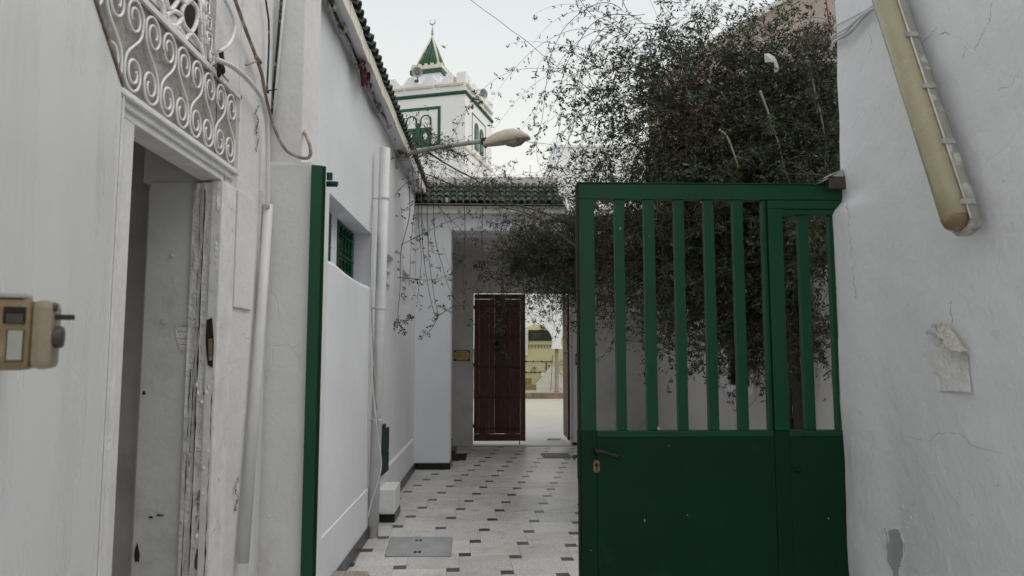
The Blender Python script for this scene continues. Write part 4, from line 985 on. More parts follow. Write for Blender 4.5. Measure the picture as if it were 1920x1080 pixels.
P = [onwall(x, y, o_) for x, y, o_ in fl]; c = sum(P, Vector())/len(P)+Vector((-0.012, 0, 0))
q.add(P+[c], [(i, (i+1) % len(P), len(P)) for i in range(len(P))]); q.build('folded_corner', paper_b, pn, False)
q = MB(); q.smooth = True
P = [onwall(x, y, o_) for x, y, o_ in ((1735, 628, .006), (1737, 616, .022), (1745, 608, .02), (1754, 616, .03), (1756, 628, .026), (1748, 627, .012))]; c = sum(P, Vector())/len(P)+Vector((-0.008, 0, 0))
q.add(P+[c], [(i, (i+1) % len(P), len(P)) for i in range(len(P))]); q.build('curled_corner', paper, pn, False)

# cables wrapped round the wall corner top right
wc = thing('corner_cables', (1.65, 3.2, 3.1), 'bunch of white cables wrapping the top corner of the right wall', 'cables')
for k, pts in enumerate((((1566, 50), (1600, 32), (1640, 8), (1670, -25)), ((1563, 72), (1585, 62), (1605, 40), (1622, 22), (1650, 0), (1680, -20)),
                         ((1564, 76), (1590, 66), (1612, 42), (1640, 14), (1668, -8)), ((1562, 68), (1588, 52), (1615, 30), (1640, 10), (1660, -10)), ((1563, 79), (1596, 58), (1625, 25), (1650, 8), (1690, -18)))):
    P = [onwall(x+random.uniform(-1, 1), y, 0.012+0.006*k) for x, y in pts]; P = [Vector((P[0].x+0.02, 3.33, P[0].z-0.005))]+P
    q = MB(); q.tube(smooth_path(P, 5), 0.0052 if k else 0.004, 6); q.build('cable', white_pvc, wc, False)

# ================================================================== GREEN GATE
GY = 3.3
gt = thing('gate_leaf', (1.6, GY, 0.05), 'wide green steel gate leaf with vertical bars, closed on the right', 'gate')
GX0, GX1, GZ0, GZ1 = 0.402, 1.672, 0.06, 2.41; zr = 1.252; D = 0.045
def gx(px, py=600): return PY(px, py, GY).x
def part(nm, m, *bx, bev=0.003, par=gt):
    q = MB(); q.box(*bx); return q.build(nm, m, par, bevel=bev)
xl0, xl1 = GX0, gx(1118, 600)-0.004
part('stile', green_bar, xl0, xl1, GY, GY+D, zr, GZ1-0.075)
part('stile', green, xl0, xl1, GY, GY+D, GZ0, zr-0.001)
part('edge_strip', rust, xl0-0.012, xl0-0.001, GY+0.003, GY+D-0.003, 1.9, GZ1-0.002)
part('edge_strip', rust, xl0-0.010, xl0-0.001, GY+0.006, GY+D-0.003, 0.06, 1.899)
part('top_rail', green_bar, xl0, GX1, GY-0.001, GY+D+0.001, GZ1-0.074, GZ1)
part('top_flange', green_bar, xl0-0.006, GX1, GY-0.006, GY+D, GZ1+0.001, GZ1+0.006, bev=0.001)
xm0, xm1 = gx(1437), gx(1472)
part('middle_stile', green_bar, xm0+0.020, xm1, GY-0.012, GY+D, zr, GZ1-0.119)
part('cover_strip', green, xm0+0.020, xm1, GY-0.0005, GY+D-0.004, GZ0, zr-0.002, bev=0.002)
part('middle_stile', green_bar, xm0, xm0+0.018, GY+0.004, GY+D, zr, GZ1-0.076)
part('inner_rail', green_bar, xm0+0.020, GX1, GY-0.010, GY+D-0.006, GZ1-0.118, GZ1-0.078, bev=0.002)
part('inner_rail', green_bar, xm1+0.001, GX1, GY-0.004, GY+D-0.004, GZ1-0.145, GZ1-0.120, bev=0.002)
for (a, c) in ((1150, 1167), (1206, 1225), (1264, 1281), (1321, 1338), (1376, 1393), (1500, 1517)):
    zt = GZ1-0.075 if a < 1490 else GZ1-0.146
    xa, xc = gx(a+2, 600)+0.008, gx(c+4, 600)+0.006
    part('bar', green_bar, xa, xc, GY+0.004, GY+0.042, zr, zt, bev=0.002)
part('bar', green_bar, gx(1563), gx(1563)+0.02, GY+0.004, GY+0.04, zr, GZ1-0.146, bev=0.002)
# sill under the bars and sheet panels
part('middle_rail', green_bar, xl1+0.001, xm0+0.018, GY+0.001, GY+D, zr-0.03, zr-0.0015)
part('middle_rail', green_bar, xm1+0.001, GX1, GY+0.001, GY+D, zr-0.03, zr-0.0015)
part('lower_panel', green, xl1+0.001, xm0+0.019, GY+0.002, GY+D-0.004, GZ0, zr-0.031, bev=0.002)
part('lower_panel', green, xm1+0.001, GX1, GY+0.002, GY+D-0.004, GZ0, zr-0.031, bev=0.002)
q = MB(); hz = PY(1118, 845, GY).z; hxx = PY(1118, 845, GY).x
q.lathe((hxx, GY, hz), [(0.018, 0), (0.017, 0.006), (0.011, 0.01), (0.010, 0.045)], (0, -1, 0), 14)
h_ = q.build('handle', blk, gt)
q = MB(); q.tube(smooth_path([(hxx-0.004, GY-0.045, hz+0.002), (hxx+0.02, GY-0.05, hz), (hxx+0.06, GY-0.05, hz-0.012), (hxx+0.10, GY-0.047, hz-0.024)], 3), [0.010, 0.010, 0.009, 0.009, 0.009, 0.0085, 0.009, 0.0105, 0.0115, 0.011][:10], 8); q.build('lever', blk, h_, False)
q = MB(); kz = PY(1118, 874, GY).z; P = []
for a in np.linspace(0, 2*pi, 17)[:-1]: P.append(Vector((hxx+0.0145*cos(a), GY-0.001, kz+0.017*(1 if sin(a) > 0 else -1)*(abs(sin(a))**0.8)+0.012*(1 if sin(a) > 0 else -1))))
q.mat(brass); q.prism(P, (0, -0.005, 0)); q.mat(hole); q.lathe((hxx, GY-0.0055, kz+0.006), [(0.008, 0), (0.008, 0.002)], (0, -1, 0), 10); q.box(hxx-0.003, hxx+0.003, GY-0.0075, GY-0.006, kz-0.02, kz)
q.build('keyhole_plate', brass, gt)
q = MB(); lp = PY(1078, 856, GY+0.02); q.prism([(GX0-0.010, GY+0.012, lp.z+0.004), (GX0-0.030, GY+0.012, lp.z+0.008), (GX0-0.040, GY+0.012, lp.z-0.002), (GX0-0.026, GY+0.012, lp.z-0.018), (GX0-0.022, GY+0.012, lp.z-0.006), (GX0-0.010, GY+0.012, lp.z-0.006)], (0, 0.02, 0)); q.build('latch_hook', green_bar, gt)
q = MB(); q.box(GX0-0.014, GX0-0.002, GY-0.002, GY+0.03, lp.z-0.10, lp.z+0.12); q.build('lock_faceplate', green, gt)
q = MB(); p = PY(1496, 881, GY); q.lathe((p.x, GY, p.z), [(0.012, 0), (0.012, 0.004), (0.006, 0.008)], (0, -1, 0), 12); q.build('blank_bolt', green, gt)
for (x_, y_, w_, h_) in ((1235, 803, 3.0, 4.5), (1209, 976, 1.2, 3.5), (1255, 836, 1, 1), (1289, 966, 1.5, 1), (1554, 972, 1.2, 2), (1163, 428, 1.4, 3), (1217, 443, 1, 1), (1108, 1032, 1, 1.2)):
    q = MB(); q.prism([PY(x_+w_*cos(a), y_+h_*sin(a)*(0.8+0.3*sin(2*a)), GY-0.0008) for a in np.linspace(0, 2*pi, 8)[:-1]], (0, 0.003, 0)); q.build('paint_nick', pale, gt)
# steel bracket on the wall at gate top
gbk = thing('hinge_bracket', (1.62, 3.28, 2.38), 'grey metal bracket where the gate top meets the right wall', 'bracket')
q = MB(); a_ = PY(1553, 355, 3.27); c2 = PY(1583, 331, 3.27); q.box(a_.x, c2.x+0.05, 3.26, 3.36, a_.z+0.003, c2.z); q.build('plate', knob_m, gbk, bevel=0.002)
q = MB(); q.prism([PY(1530, 345, 3.26), PY(1552, 336, 3.26), PY(1560, 325, 3.26), PY(1581, 317, 3.26), PY(1581, 331, 3.26), PY(1553, 333, 3.26)], (0, 0.08, 0)); q.build('torn_tape', cement, gbk)

# left leaf folded open along the wall
gl = thing('gate_leaf', (-0.76, 3.12, 0.05), 'green steel gate leaf seen edge-on, folded open beside the left pillar', 'gate')
dd = Vector((-0.2394, 1, 0)).normalized(); ln = Vector((dd.y, -dd.x, 0))
ho = Vector((-0.789, 3.10, 0)); 
def gl_box(nm, m, s0, s1, z0, z1, t0=0.0, t1=0.045, bev=0.003):
    q = MB(); q.obox(ho+dd*s0+ln*t0+Vector((0, 0, z0)), dd*(s1-s0), ln*(t1-t0), Vector((0, 0, z1-z0))); return q.build(nm, m, gl, bevel=bev)
gl_box('stile', green, 0, 0.05, 0.05, 2.435); gl_box('stile', green, 1.12, 1.17, 0.05, 2.435)
gl_box('top_rail', green_bar, 0.051, 1.119, 2.36, 2.435); gl_box('middle_rail', green_bar, 0.051, 1.119, 1.22, 1.25)
gl_box('lower_panel', green, 0.051, 1.119, 0.06, 1.219, 0.01, 0.035)
for k in range(8): gl_box('bar', green_bar, 0.12+k*0.13, 0.15+k*0.13, 1.251, 2.359, 0.005, 0.035, 0.002)
gl_box('hinge_plate', green_bar, -0.006, -0.001, 0.05, 2.435, -0.018, 0.030, 0.001)
pz = PY(625, 344, 3.12).z
q = MB(); q.tube([Vector((-0.745, 3.13, pz)), Vector((-0.705, 3.13, pz)), Vector((-0.698, 3.13, pz-0.002))], 0.013, 8); q.box(-0.745, -0.722, 3.12, 3.14, pz+0.018, pz+0.05)
q.build('gudgeon', green_bar, gl)

# ================================================================== STREET LAMP
sl_t = thing('street_lamp', (LX, 8.0, 3.85), 'street lamp on a long curved arm over the lane', 'street lamp')
P = [Vector((LX, 8.0, 3.84)), Vector((-1.0, 8.0, 3.845)), PY(770, 287, 8), PY(830, 275, 8), PY(880, 268, 8), PY(908, 264, 8)]
q = MB(); q.tube(smooth_path(P, 5), 0.027, 12); q.build('arm', galv, sl_t, False)
q = MB(); q.box(LX, LX+0.02, 7.93, 8.07, 3.74, 3.94); q.build('wall_plate', galv, sl_t, bevel=0.004)
hs = PY(905, 265, 8); he = PY(993, 252, 8); ha = (he-hs).normalized(); hu = Vector((0, -1, 0)).cross(ha).normalized()
if hu.z < 0: hu = -hu
q = MB(); q.lathe(hs-ha*0.02, [(0.038, 0), (0.042, 0.01), (0.042, 0.06), (0.036, 0.07)], ha, 12); q.build('collar', rust, sl_t)
HLn = (he-hs).length
secs = []
for (t, up_, w_) in ((0.0, 0.065, 0.045), (0.12, 0.090, 0.07), (0.3, 0.130, 0.095), (0.5, 0.150, 0.11), (0.68, 0.145, 0.115), (0.84, 0.105, 0.105), (0.95, 0.055, 0.07), (1.0, 0.02, 0.03)):
    c = hs+ha*(HLn*t)+hu*(-0.050); s_ = []
    for j in range(14):
        a = 2*pi*j/14; z_ = sin(a); s_.append(c+Vector((0, -1, 0))*(w_*cos(a))+hu*((up_ if z_ > 0 else 0.014)*z_))
    secs.append(s_)
loft(secs, lampgrey, 'housing', sl_t)
secs = []
for (t, dn, w_) in ((0.42, 0.004, 0.03), (0.5, 0.035, 0.075), (0.62, 0.062, 0.09), (0.78, 0.055, 0.085), (0.88, 0.02, 0.06), (0.93, 0.004, 0.03)):
    c = hs+ha*(HLn*t)+hu*(-0.058); secs.append([c+Vector((0, -1, 0))*(w_*cos(2*pi*j/14))+hu*((0.004 if sin(2*pi*j/14) > 0 else dn)*sin(2*pi*j/14)) for j in range(14)])
loft(secs, lampglass, 'bowl', sl_t)
q = MB(); q.box(hs.x+0.02, hs.x+0.05, 7.98, 8.02, hs.z-0.075, hs.z-0.04); q.build('catch', blk, sl_t)
# cables across the sky and lane
q = MB(); q.tube(smooth_path([PY(870, -10, 6.2), PY(905, 17, 6.2), PY(935, 38, 6.3), PY(960, 58, 6.4), PY(985, 75, 6.5), PY(1028, 112, 6.9), PY(1080, 150, 7.0)], 4), 0.003, 5)
single('overhead_wire', q, galv, 'thin wire crossing the open sky towards the vine', 'wire')
q = MB(); q.tube(smooth_path([PX(731, 233, -1.06), PY(760, 250, 8.4), PY(800, 283, 9.0), PY(850, 315, 9.5), PY(895, 338, 10.1)], 5), 0.011, 6)
single('slanting_cable', q, blk_cable, 'thick dark cable slanting from the eave to the portal roof behind the lamp arm', 'cable')
q = MB(); q.tube(smooth_path([PY(985, 265, 12), PY(1010, 268, 13), PY(1036, 271, 14)], 4), 0.006, 5)
single('distant_wire', q, galv, 'faint distant wire between the lamp head and the white block', 'wire')

# ================================================================== COURTYARD BUILDING
ar = thing('arcade', (2.4, 27, 0), 'white arcade with horseshoe arches across the courtyard', 'arcade')
AY = 27.0; sp = 1.60; R = 0.645; c0x = PY(1044.7, 700, AY).x; zc_ = PY(1005, 640.5, AY).z
b = MB(); zt = 5.0; zspr = PY(1044, 654, AY).z; NX = 14
def arch_bay(xc):
    """wall round a horseshoe opening, 0.35 deep"""
    n_ = 28; ang0 = math.asin((zspr-zc_)/R); A = [ang0+(pi-2*ang0)*k/n_ for k in range(n_+1)]
    def q4(a, c, d, e_):
        for y in (AY, AY+0.35): b.add([(p[0], y, p[1]) for p in (a, c, d, e_)], [(0, 1, 2, 3)])
    lim = radians(50); last = None
    for k in range(n_):
        a, c = [(xc+R*cos(t), zc_+R*sin(t)) for t in (A[k], A[k+1])]; m_ = (A[k]+A[k+1])/2
        if m_ < lim: q4(a, c, (xc+sp/2, c[1]), (xc+sp/2, a[1])); last = c
        elif m_ > pi-lim:
            if last: q4((xc-(last[0]-xc), last[1]), (xc-(last[0]-xc), zt), (xc-sp/2, zt), (xc-sp/2, last[1])); last = None
            q4(a, c, (xc-sp/2, c[1]), (xc-sp/2, a[1]))
        else:
            if k and (A[k-1]+A[k])/2 < lim: q4(a, (xc+sp/2, a[1]), (xc+sp/2, zt), (a[0], zt))
            q4(a, c, (c[0], zt), (a[0], zt))
        b.add([(a[0], AY, a[1]), (c[0], AY, c[1]), (c[0], AY+0.35, c[1]), (a[0], AY+0.35, a[1])], [(0, 1, 2, 3)])
for k in range(-2, 4): arch_bay(c0x-sp/2+k*sp)
b.build('arch_wall', W_bright, ar, False)
for k in range(-3, 4):
    x = c0x+k*sp
    q = MB(); q.lathe((x, AY+0.175, 0.18), [(0.10, 0), (0.10, 0.04), (0.073, 0.06), (0.070, 1.0), (0.066, zspr-0.18-0.002)], (0, 0, 1), 14); q.build('column', colm, ar)
    q = MB(); c1, c2_ = 0.17, 0.11; z0_, z1_ = zspr, zspr+0.20
# yellow washing area behind
yb = thing('yellow_building', (2.4, 30.5, 0.18), 'yellow painted washing area behind the arcade', 'building')
BYY = 30.5
b = MB(); b.box(-4, 8, BYY, BYY+0.3, 0.18, 4.6); b.build('back_wall', yellow, yb)
b = MB(); b.box(3.62, 3.9, 27.8, BYY, 0.18, 4.6); b.build('side_wall', yellow_sunlit, yb)
a = PY(991, 639, BYY); c = PY(1036, 619, BYY)
q = MB(); q.box(a.x, c.x+0.1, BYY-0.06, BYY-0.002, a.z, c.z); wn = q.build('window', winglass, yb)
a2 = PY(997, 634, BYY); c2_ = PY(1013, 624, BYY); q = MB(); q.box(a2.x, c2_.x, BYY-0.075, BYY-0.061, a2.z, c2_.z); q.build('pane', knob_m, wn)
a = PY(983, 666, BYY); c = PY(989, 620, BYY); q = MB(); q.box(a.x-0.2, c.x, BYY-0.3, BYY-0.001, a.z, c.z); q.build('cabinet', W_bright, yb)
rl = thing('hook_rail', (2.2, BYY, 2.0), 'grey coat hook rail on the yellow wall under the dark window', 'hook rail')
zr_ = PY(1010, 647, BYY).z; xa = PY(990, 647, BYY).x; xb = PY(1036, 647, BYY).x
q = MB(); q.box(xa, xb, BYY-0.05, BYY-0.001, zr_-0.025, zr_+0.025); q.build('rail', galv, rl)
for k in range(8):
    q = MB(); x = xa+(xb-xa)*(k+0.3)/8; q.tube([(x, BYY-0.04, zr_-0.02), (x, BYY-0.06, zr_-0.12), (x+0.02, BYY-0.08, zr_-0.14)], 0.012, 5); q.build('hook', blk, rl, False)
wp = thing('water_pipes', (2.2, BYY, 0.9), 'thin dark water pipes with taps on the yellow wall', 'pipes')
for (y_, xs) in ((678, (986, 1000, 1016, 1032)), (698, (986, 996, 1003, 1012))):
    z = PY(1000, y_, BYY).z; q = MB(); q.tube([(PY(984, y_, BYY).x, BYY-0.03, z), (PY(1036 if y_ < 690 else 1026, y_, BYY).x, BYY-0.03, z)], 0.012, 5); q.build('pipe', blk, wp, False)
    for x_ in xs: p = PY(x_, y_, BYY); q = MB(); q.lathe((p.x, BYY-0.05, p.z-0.03), [(0.02, 0), (0.035, 0.03), (0.02, 0.07)], (0, 0, 1), 6); q.build('tap', blk, wp)
q = MB(); z1_, z2_ = PY(1024, 678, BYY).z, PY(1024, 698, BYY).z; x = PY(1024, 690, BYY).x; q.tube([(x, BYY-0.03, z1_), (x, BYY-0.03, z2_)], 0.025, 5); q.build('riser', knob_m, wp)
q = MB(); p = PY(1001, 690, BYY); q.prism([(p.x-0.11, BYY-0.08, p.z-0.03), (p.x+0.11, BYY-0.08, p.z-0.03), (p.x+0.02, BYY-0.08, p.z+0.09)], (0, 0.07, 0)); single('soap_shelf', q, galv, 'small triangular grey shelf on the yellow wall', 'shelf')
a = PY(980, 735, 29.6); c = PY(997, 709, 29.6); q = MB(); q.box(a.x-0.5, c.x, 29.6, 30.0, 0.18, c.z); single('tan_block', q, tan, 'tan stone block at the foot of the yellow wall', 'block', bevel=0.01)
a = PY(980, 735, 29.0); c = PY(1005, 722, 29.0); q = MB(); q.box(a.x-0.5, c.x, 29.0, 29.55, 0.18, c.z); single('tan_bench', q, tan, 'low tan stone bench before the block', 'bench', bevel=0.01)
# marble clad gable
mg = thing('marble_gable', (2.4, 28.2, 0.18), 'gable-shaped wall clad in white marble slabs behind the column', 'wall'); MY = 28.2
def q5(x, y, Y=MY): return PY(970+x/6.355, 590+y/6.355, Y)
out = [q5(230, 935), q5(230, 800), q5(395, 612), q5(480, 612), q5(500, 690), q5(620, 800), q5(650, 830), q5(650, 935)]
out[4] = q5(497, 640); 
zb0 = out[0].z
q = MB(); q.prism([Vector((v.x, MY+0.012, v.z)) for v in out], (0, 0.2, 0)); q.build('core', mcream, mg)
def clip_poly(poly, x0, x1, z0, z1):
    def cl(P, f, inter):
        o = []
        for i in range(len(P)):
            a, b_ = P[i], P[(i+1) % len(P)]
            if f(a): o.append(a)
            if f(a) != f(b_): o.append(inter(a, b_))
        return o
    P = [(v.x, v.z) for v in poly]
    for ax_i, val, sg in ((0, x0, 1), (0, x1, -1), (1, z0, 1), (1, z1, -1)):
        if not P: break
        P = cl(P, lambda a: (a[ax_i]-val)*sg >= 0, lambda a, b_: tuple(a[k]+(b_[k]-a[k])*(val-a[ax_i])/(b_[ax_i]-a[ax_i]) for k in range(2)))
    return P
zs_ = [zb0, q5(0, 880).z, q5(0, 805).z, q5(0, 700).z, q5(0, 600).z]; xmn, xmx = min(v.x for v in out), max(v.x for v in out)
for r in range(4):
    n_ = 6; offx = (r % 2)*0.15
    for k in range(-1, n_+1):
        xa_, xb_ = xmn+offx+k*(xmx-xmn)/n_, xmn+offx+(k+1)*(xmx-xmn)/n_
        pl = clip_poly(out, xa_+0.006, xb_-0.006, zs_[r]+0.006, zs_[r+1]-0.006)
        if len(pl) >= 3: q = MB(); q.prism([(p[0], MY, p[1]) for p in pl], (0, 0.014, 0)); q.build('marble_slab', marble, mg)
q = MB(); q.tube([q5(395, 612), q5(230, 800)], 0.014, 5); q.tube([q5(497, 640), q5(500, 690), q5(620, 800), q5(650, 830)], 0.014, 5); q.build('edge_trim', tan, mg, False)
q = MB(); q.tube([q5(420, 480, 28.05), q5(408, 720, 27.95), q5(395, 925, 27.7)], 0.013, 6); single('broomstick', q, M('broom_wood', (0.25, 0.10, 0.05), 0.6), 'long brown broomstick leaning on the marble gable', 'broom')
q = MB(); p = q5(380, 622, 28.5); q.lathe((p.x, 28.5, p.z-0.05), [(0.03, 0), (0.04, 0.05), (0.04, 0.1), (0.015, 0.13)], (0, 0, 1), 8); single('blue_bottle', q, blue_p, 'small blue bottle on top of the marble gable', 'bottle')
q = MB(); p = q5(305, 705, 28.15); q.prism([p+Vector((-.06, 0, -.08)), p+Vector((.05, 0, -.07)), p+Vector((.1, 0, .03)), p+Vector((.0, 0, .06)), p+Vector((-.07, 0, .03))], (0, 0.05, 0)); single('white_cloth', q, W_bright, 'white cloth draped on the slope of the marble gable', 'cloth')
q = MB(); p = q5(540, 600, 28.4); 
q.tube([p+Vector((0.17*cos(a), 0, 0.17*sin(a))) for a in np.linspace(0, pi, 12)], 0.02, 5); q.tube([p+Vector((-0.17, 0, 0)), p+Vector((0.17, 0, 0))], 0.018, 5)
for a in (0.7, 1.57, 2.4): q.tube([p, p+Vector((0.17*cos(a), 0, 0.17*sin(a)))], 0.012, 4)
single('arched_vent', q, galv, 'half-round barred vent on the bright yellow wall right of the column', 'vent')

# ================================================================== MINARET
C = Vector((-1.085, 26.0, 0)); eL = Vector((-0.96, 0.279, 0)); eR = Vector((0.279, 0.96, 0)); SL, SR = 3.75, 3.55
mi = thing('minaret', (C+eL*SL/2+eR*SR/2)[:], 'square white minaret with green trim and a green pyramid spire', 'minaret')
def mp_(l, r, z): return C+eL*l+eR*r+Vector((0, 0, z))
def mbox(mb, l0, l1, r0, r1, z0, z1): mb.obox(mp_(l0, r0, z0), eL*(l1-l0), eR*(r1-r0), Vector((0, 0, z1-z0)))
def hitL(px, py):   # (l, z) on left face
    r = ray(px, py); n = eR; t = (C-Vector((0, 0, H))).dot(n)/r.dot(n); p = Vector((0, 0, H))+r*t; return ((p-C).dot(eL), p.z)
def hitR(px, py):
    r = ray(px, py); n = eL; t = (C-Vector((0, 0, H))).dot(n)/r.dot(n); p = Vector((0, 0, H))+r*t; return ((p-C).dot(eR), p.z)
def cb(x, y): return (700+x/4, 30+y/4)
zband = hitL(*cb(684, 576))[1]; ztop = hitL(*cb(670, 498))[1]; zmer = hitL(*cb(690, 418))[1]
b = MB(); mbox(b, 0, SL, 0, SR, 0.0, ztop); b.build('tower', W_far, mi)
b = MB(); mbox(b, -0.07, SL+0.07, -0.07, SR+0.07, zband+0.005, zband+0.08); mbox(b, -0.04, SL+0.04, -0.04, SR+0.04, zband-0.04, zband+0.004); b.build('green_cornice', mgreen, mi)
# merlons: stepped
mer = MB(); hM = zmer-ztop
def merlon(mb, c, face, w=0.74):
    for (f, z0, z1) in ((1.0, 0, 0.30), (0.78, 0.301, 0.55), (0.56, 0.551, 0.78), (0.36, 0.781, 1.0)):
        hw = w*f/2
        if face == 'L': mbox(mb, c-hw, c+hw, 0.0, 0.16, ztop+z0*hM, ztop+z1*hM)
        elif face == 'R': mbox(mb, 0.0, 0.16, c-hw, c+hw, ztop+z0*hM, ztop+z1*hM)
        elif face == 'L2': mbox(mb, c-hw, c+hw, SR-0.16, SR, ztop+z0*hM, ztop+z1*hM)
        else: mbox(mb, SL-0.16, SL, c-hw, c+hw, ztop+z0*hM, ztop+z1*hM)
for k in range(4):
    for f in ('L', 'L2'): q = MB(); merlon(q, 0.17+0.78*(k+0.62), f); q.build('merlon', W_far, mi)
for k in range(4):
    for f in ('R', 'R2'): q = MB(); merlon(q, 0.14+0.74*(k+0.62), f, 0.66); q.build('merlon', W_far, mi)
for (l, r) in ((0, 0), (SL-0.34, 0), (0, SR-0.34), (SL-0.34, SR-0.34)):
    q = MB(); mbox(q, l-0.01, l+0.35, r-0.01, r+0.35, ztop, ztop+hM*1.02)
    l2 = 0.35 if l == 0 else -0.12; r2 = 0.35 if r == 0 else -0.12
    mbox(q, l+l2, l+l2+0.12, r, r+0.16, ztop, ztop+hM*0.6); mbox(q, l, l+0.16, r+r2, r+r2+0.12, ztop, ztop+hM*0.6); q.build('corner_merlon', W_far, mi)
zt_ = hitL(*cb(665, 505))[1]
for (l0, l1) in ((0.06, 1.22), (1.30, 2.42), (2.5, 3.6)):
    q = MB()
    for dz in (0.0, 0.05): q.tube([mp_(l0, -0.06, zt_-dz), mp_(l1, -0.06, zt_-dz)], 0.032, 6)
    q.build('cream_tube', mcream, mi, False)
for (l0, l1) in ((0.05, 1.2), (1.28, 2.3), (2.38, 3.5)):
    q = MB()
    for dz in (0.0, 0.05): q.tube([mp_(-0.06, l0, zt_-dz), mp_(-0.06, l1, zt_-dz)], 0.032, 6)
    q.build('cream_tube', mcream, mi, False)
# window frames and twin arches on each face
def face_pt(face, a, z, off=0.0): return mp_(a, -off, z) if face == 'L' else mp_(-off, a, z)
def fbox(mb, face, a0, a1, z0, z1, off0, off1):
    if face == 'L': mbox(mb, a0, a1, -off1, -off0, z0, z1)
    else: mbox(mb, -off1, -off0, a0, a1, z0, z1)
def face_windows(face, fr_out, wins, zt1, zb1, thick, fw=0.11):
    a0, a1 = fr_out
    q = MB(); fbox(q, face, a0, a0+fw, zb1, zt1, -0.001, thick); fbox(q, face, a1-fw, a1, zb1, zt1, -0.001, thick); fbox(q, face, a0+fw, a1-fw, zt1-fw, zt1, -0.001, thick); fbox(q, face, a0+fw, a1-fw, zb1, zb1+fw, -0.001, thick)
    q.build('green_frame', mgreen, mi)
    for (c, hw, zbot, zspr_, ztp) in wins:
        rr = hw; n_ = 12; zc2 = ztp-rr
        arc = [(c+rr*cos(pi*k/n_), zc2+rr*sin(pi*k/n_)) for k in range(n_+1)]
        outl = [(c+hw, zbot)]+arc+[(c-hw, zbot)]
        def PP(a, z, off): return face_pt(face, a, z, off)
        dirv = (PP(0, 0, 0.03)-PP(0, 0, 0.0))
        q = MB(); q.prism([PP(a, z, 0.0) for a, z in outl], dirv); w1_ = q.build('window', mgreen, mi)
        if face == 'L':
            ir = rr*0.72; arc2 = [(c+ir*cos(pi*k/n_), zc2+ir*sin(pi*k/n_)) for k in range(n_+1)]
            q = MB(); q.prism([PP(a, z, 0.0301) for a, z in ([(c+ir, zspr_)]+arc2+[(c-ir, zspr_)])], dirv*0.4); q.build('arch_infill', W_far, w1_)
            q = MB(); fbox(q, face, c-hw*0.95, c+hw*0.95, zspr_-0.06, zspr_, 0.03, 0.06); q.build('sill', W_far, w1_)
            q = MB(); fbox(q, face, c-hw*0.82, c+hw*0.82, zbot+0.02, zspr_-0.08, 0.03, 0.045); q.build('shutter', mtile, w1_)
            zd = zbot+(zspr_-zbot)*0.45
            q = MB(); q.prism([PP(c+dx, zd+dz, 0.0455) for dx, dz in ((0.1, 0), (0, 0.14), (-0.1, 0), (0, -0.14))], dirv*0.4); q.build('diamond', W_bright, w1_)
        else:
            q = MB(); fbox(q, face, c-hw*0.55, c+hw*0.55, zbot+0.05, zc2, 0.03, 0.036); q.build('shutter', mtile, w1_)
lA = hitL(*cb(505, 675)); zfb = hitL(*cb(500, 975))[1]
wB = hitL(*cb(395, 742)); wA = hitL(*cb(288, 752)); wbot = hitL(*cb(395, 965))[1]; wsp = hitL(*cb(395, 828))[1]
hw_ = abs(hitL(*cb(353, 800))[0]-hitL(*cb(437, 800))[0])/2
face_windows('L', (lA[0], SL-lA[0]+0.05), [(wB[0], hw_, wbot, wsp, wB[1]), (wA[0], hw_, wbot, wsp, wB[1])], lA[1], zfb, 0.025)
q = MB(); am = (wA[0]+wB[0])/2; fbox(q, 'L', am-0.10, am+0.10, wbot, wsp+0.12, 0.0, 0.07); q.build('green_column', mgreen, mi)
ra = hitR(*cb(740, 720)); rb_ = hitR(*cb(841, 830)); zrb = hitR(*cb(742, 1000))[1]
w1 = hitR(*cb(773, 805)); w2 = hitR(*cb(810, 838)); wb2 = hitR(*cb(775, 1010))[1]
hw2 = abs(hitR(*cb(760, 900))[0]-hitR(*cb(788, 900))[0])/2
face_windows('R', (ra[0], min(rb_[0], SR-0.2)), [(w1[0], hw2, wb2, 0, w1[1]), (w2[0], hw2, wb2, 0, w1[1]-0.05)], ra[1], wb2-0.25, 0.012, 0.05)
# lower string course
zl = hitR(888.7, 288)[1]
q = MB(); mbox(q, -0.05, SL+0.05, -0.05, SR+0.05, zl-0.12, zl); q.build('string_course', mcream, mi)
# lantern and spire
lc, rc = 2.06, 1.82; hl = 0.60
dl_ = (C+eL*lc+eR*rc).y
zc1 = PY(cb(490, 410)[0], cb(490, 410)[1], dl_-0.9).z; zc2 = PY(cb(490, 380)[0], cb(490, 380)[1], dl_-0.9).z; zc3 = PY(cb(490, 340)[0], cb(490, 340)[1], dl_-0.9).z
za = PY(cb(430, 152)[0], cb(430, 152)[1], dl_).z
q = MB(); mbox(q, lc-hl, lc+hl, rc-hl, rc+hl, ztop, zc1); q.build('lantern', W_far, mi)
q = MB(); mbox(q, lc-hl-0.09, lc+hl+0.09, rc-hl-0.09, rc+hl+0.09, zc1, zc2); q.build('lantern_cornice', mgreen, mi)
q = MB(); mbox(q, lc-hl-0.06, lc+hl+0.06, rc-hl-0.06, rc+hl+0.06, zc2, zc3-0.05)
for k in range(5):
    for s_ in (-1, 1):
        a = -hl+0.03+k*(2*hl-0.14)/4
        mbox(q, lc+a, lc+a+0.12, rc+s_*(hl+0.0)-0.05, rc+s_*(hl+0.0)+0.05, zc3-0.049, zc3+0.03); mbox(q, lc+s_*hl-0.05, lc+s_*hl+0.05, rc+a, rc+a+0.12, zc3-0.049, zc3+0.03)
q.build('lantern_parapet', mcream, mi)
hb = hl-0.10; ap = mp_(lc, rc, za)
cn = [mp_(lc-hb, rc-hb, zc3-0.05), mp_(lc+hb, rc-hb, zc3-0.05), mp_(lc+hb, rc+hb, zc3-0.05), mp_(lc-hb, rc+hb, zc3-0.05)]
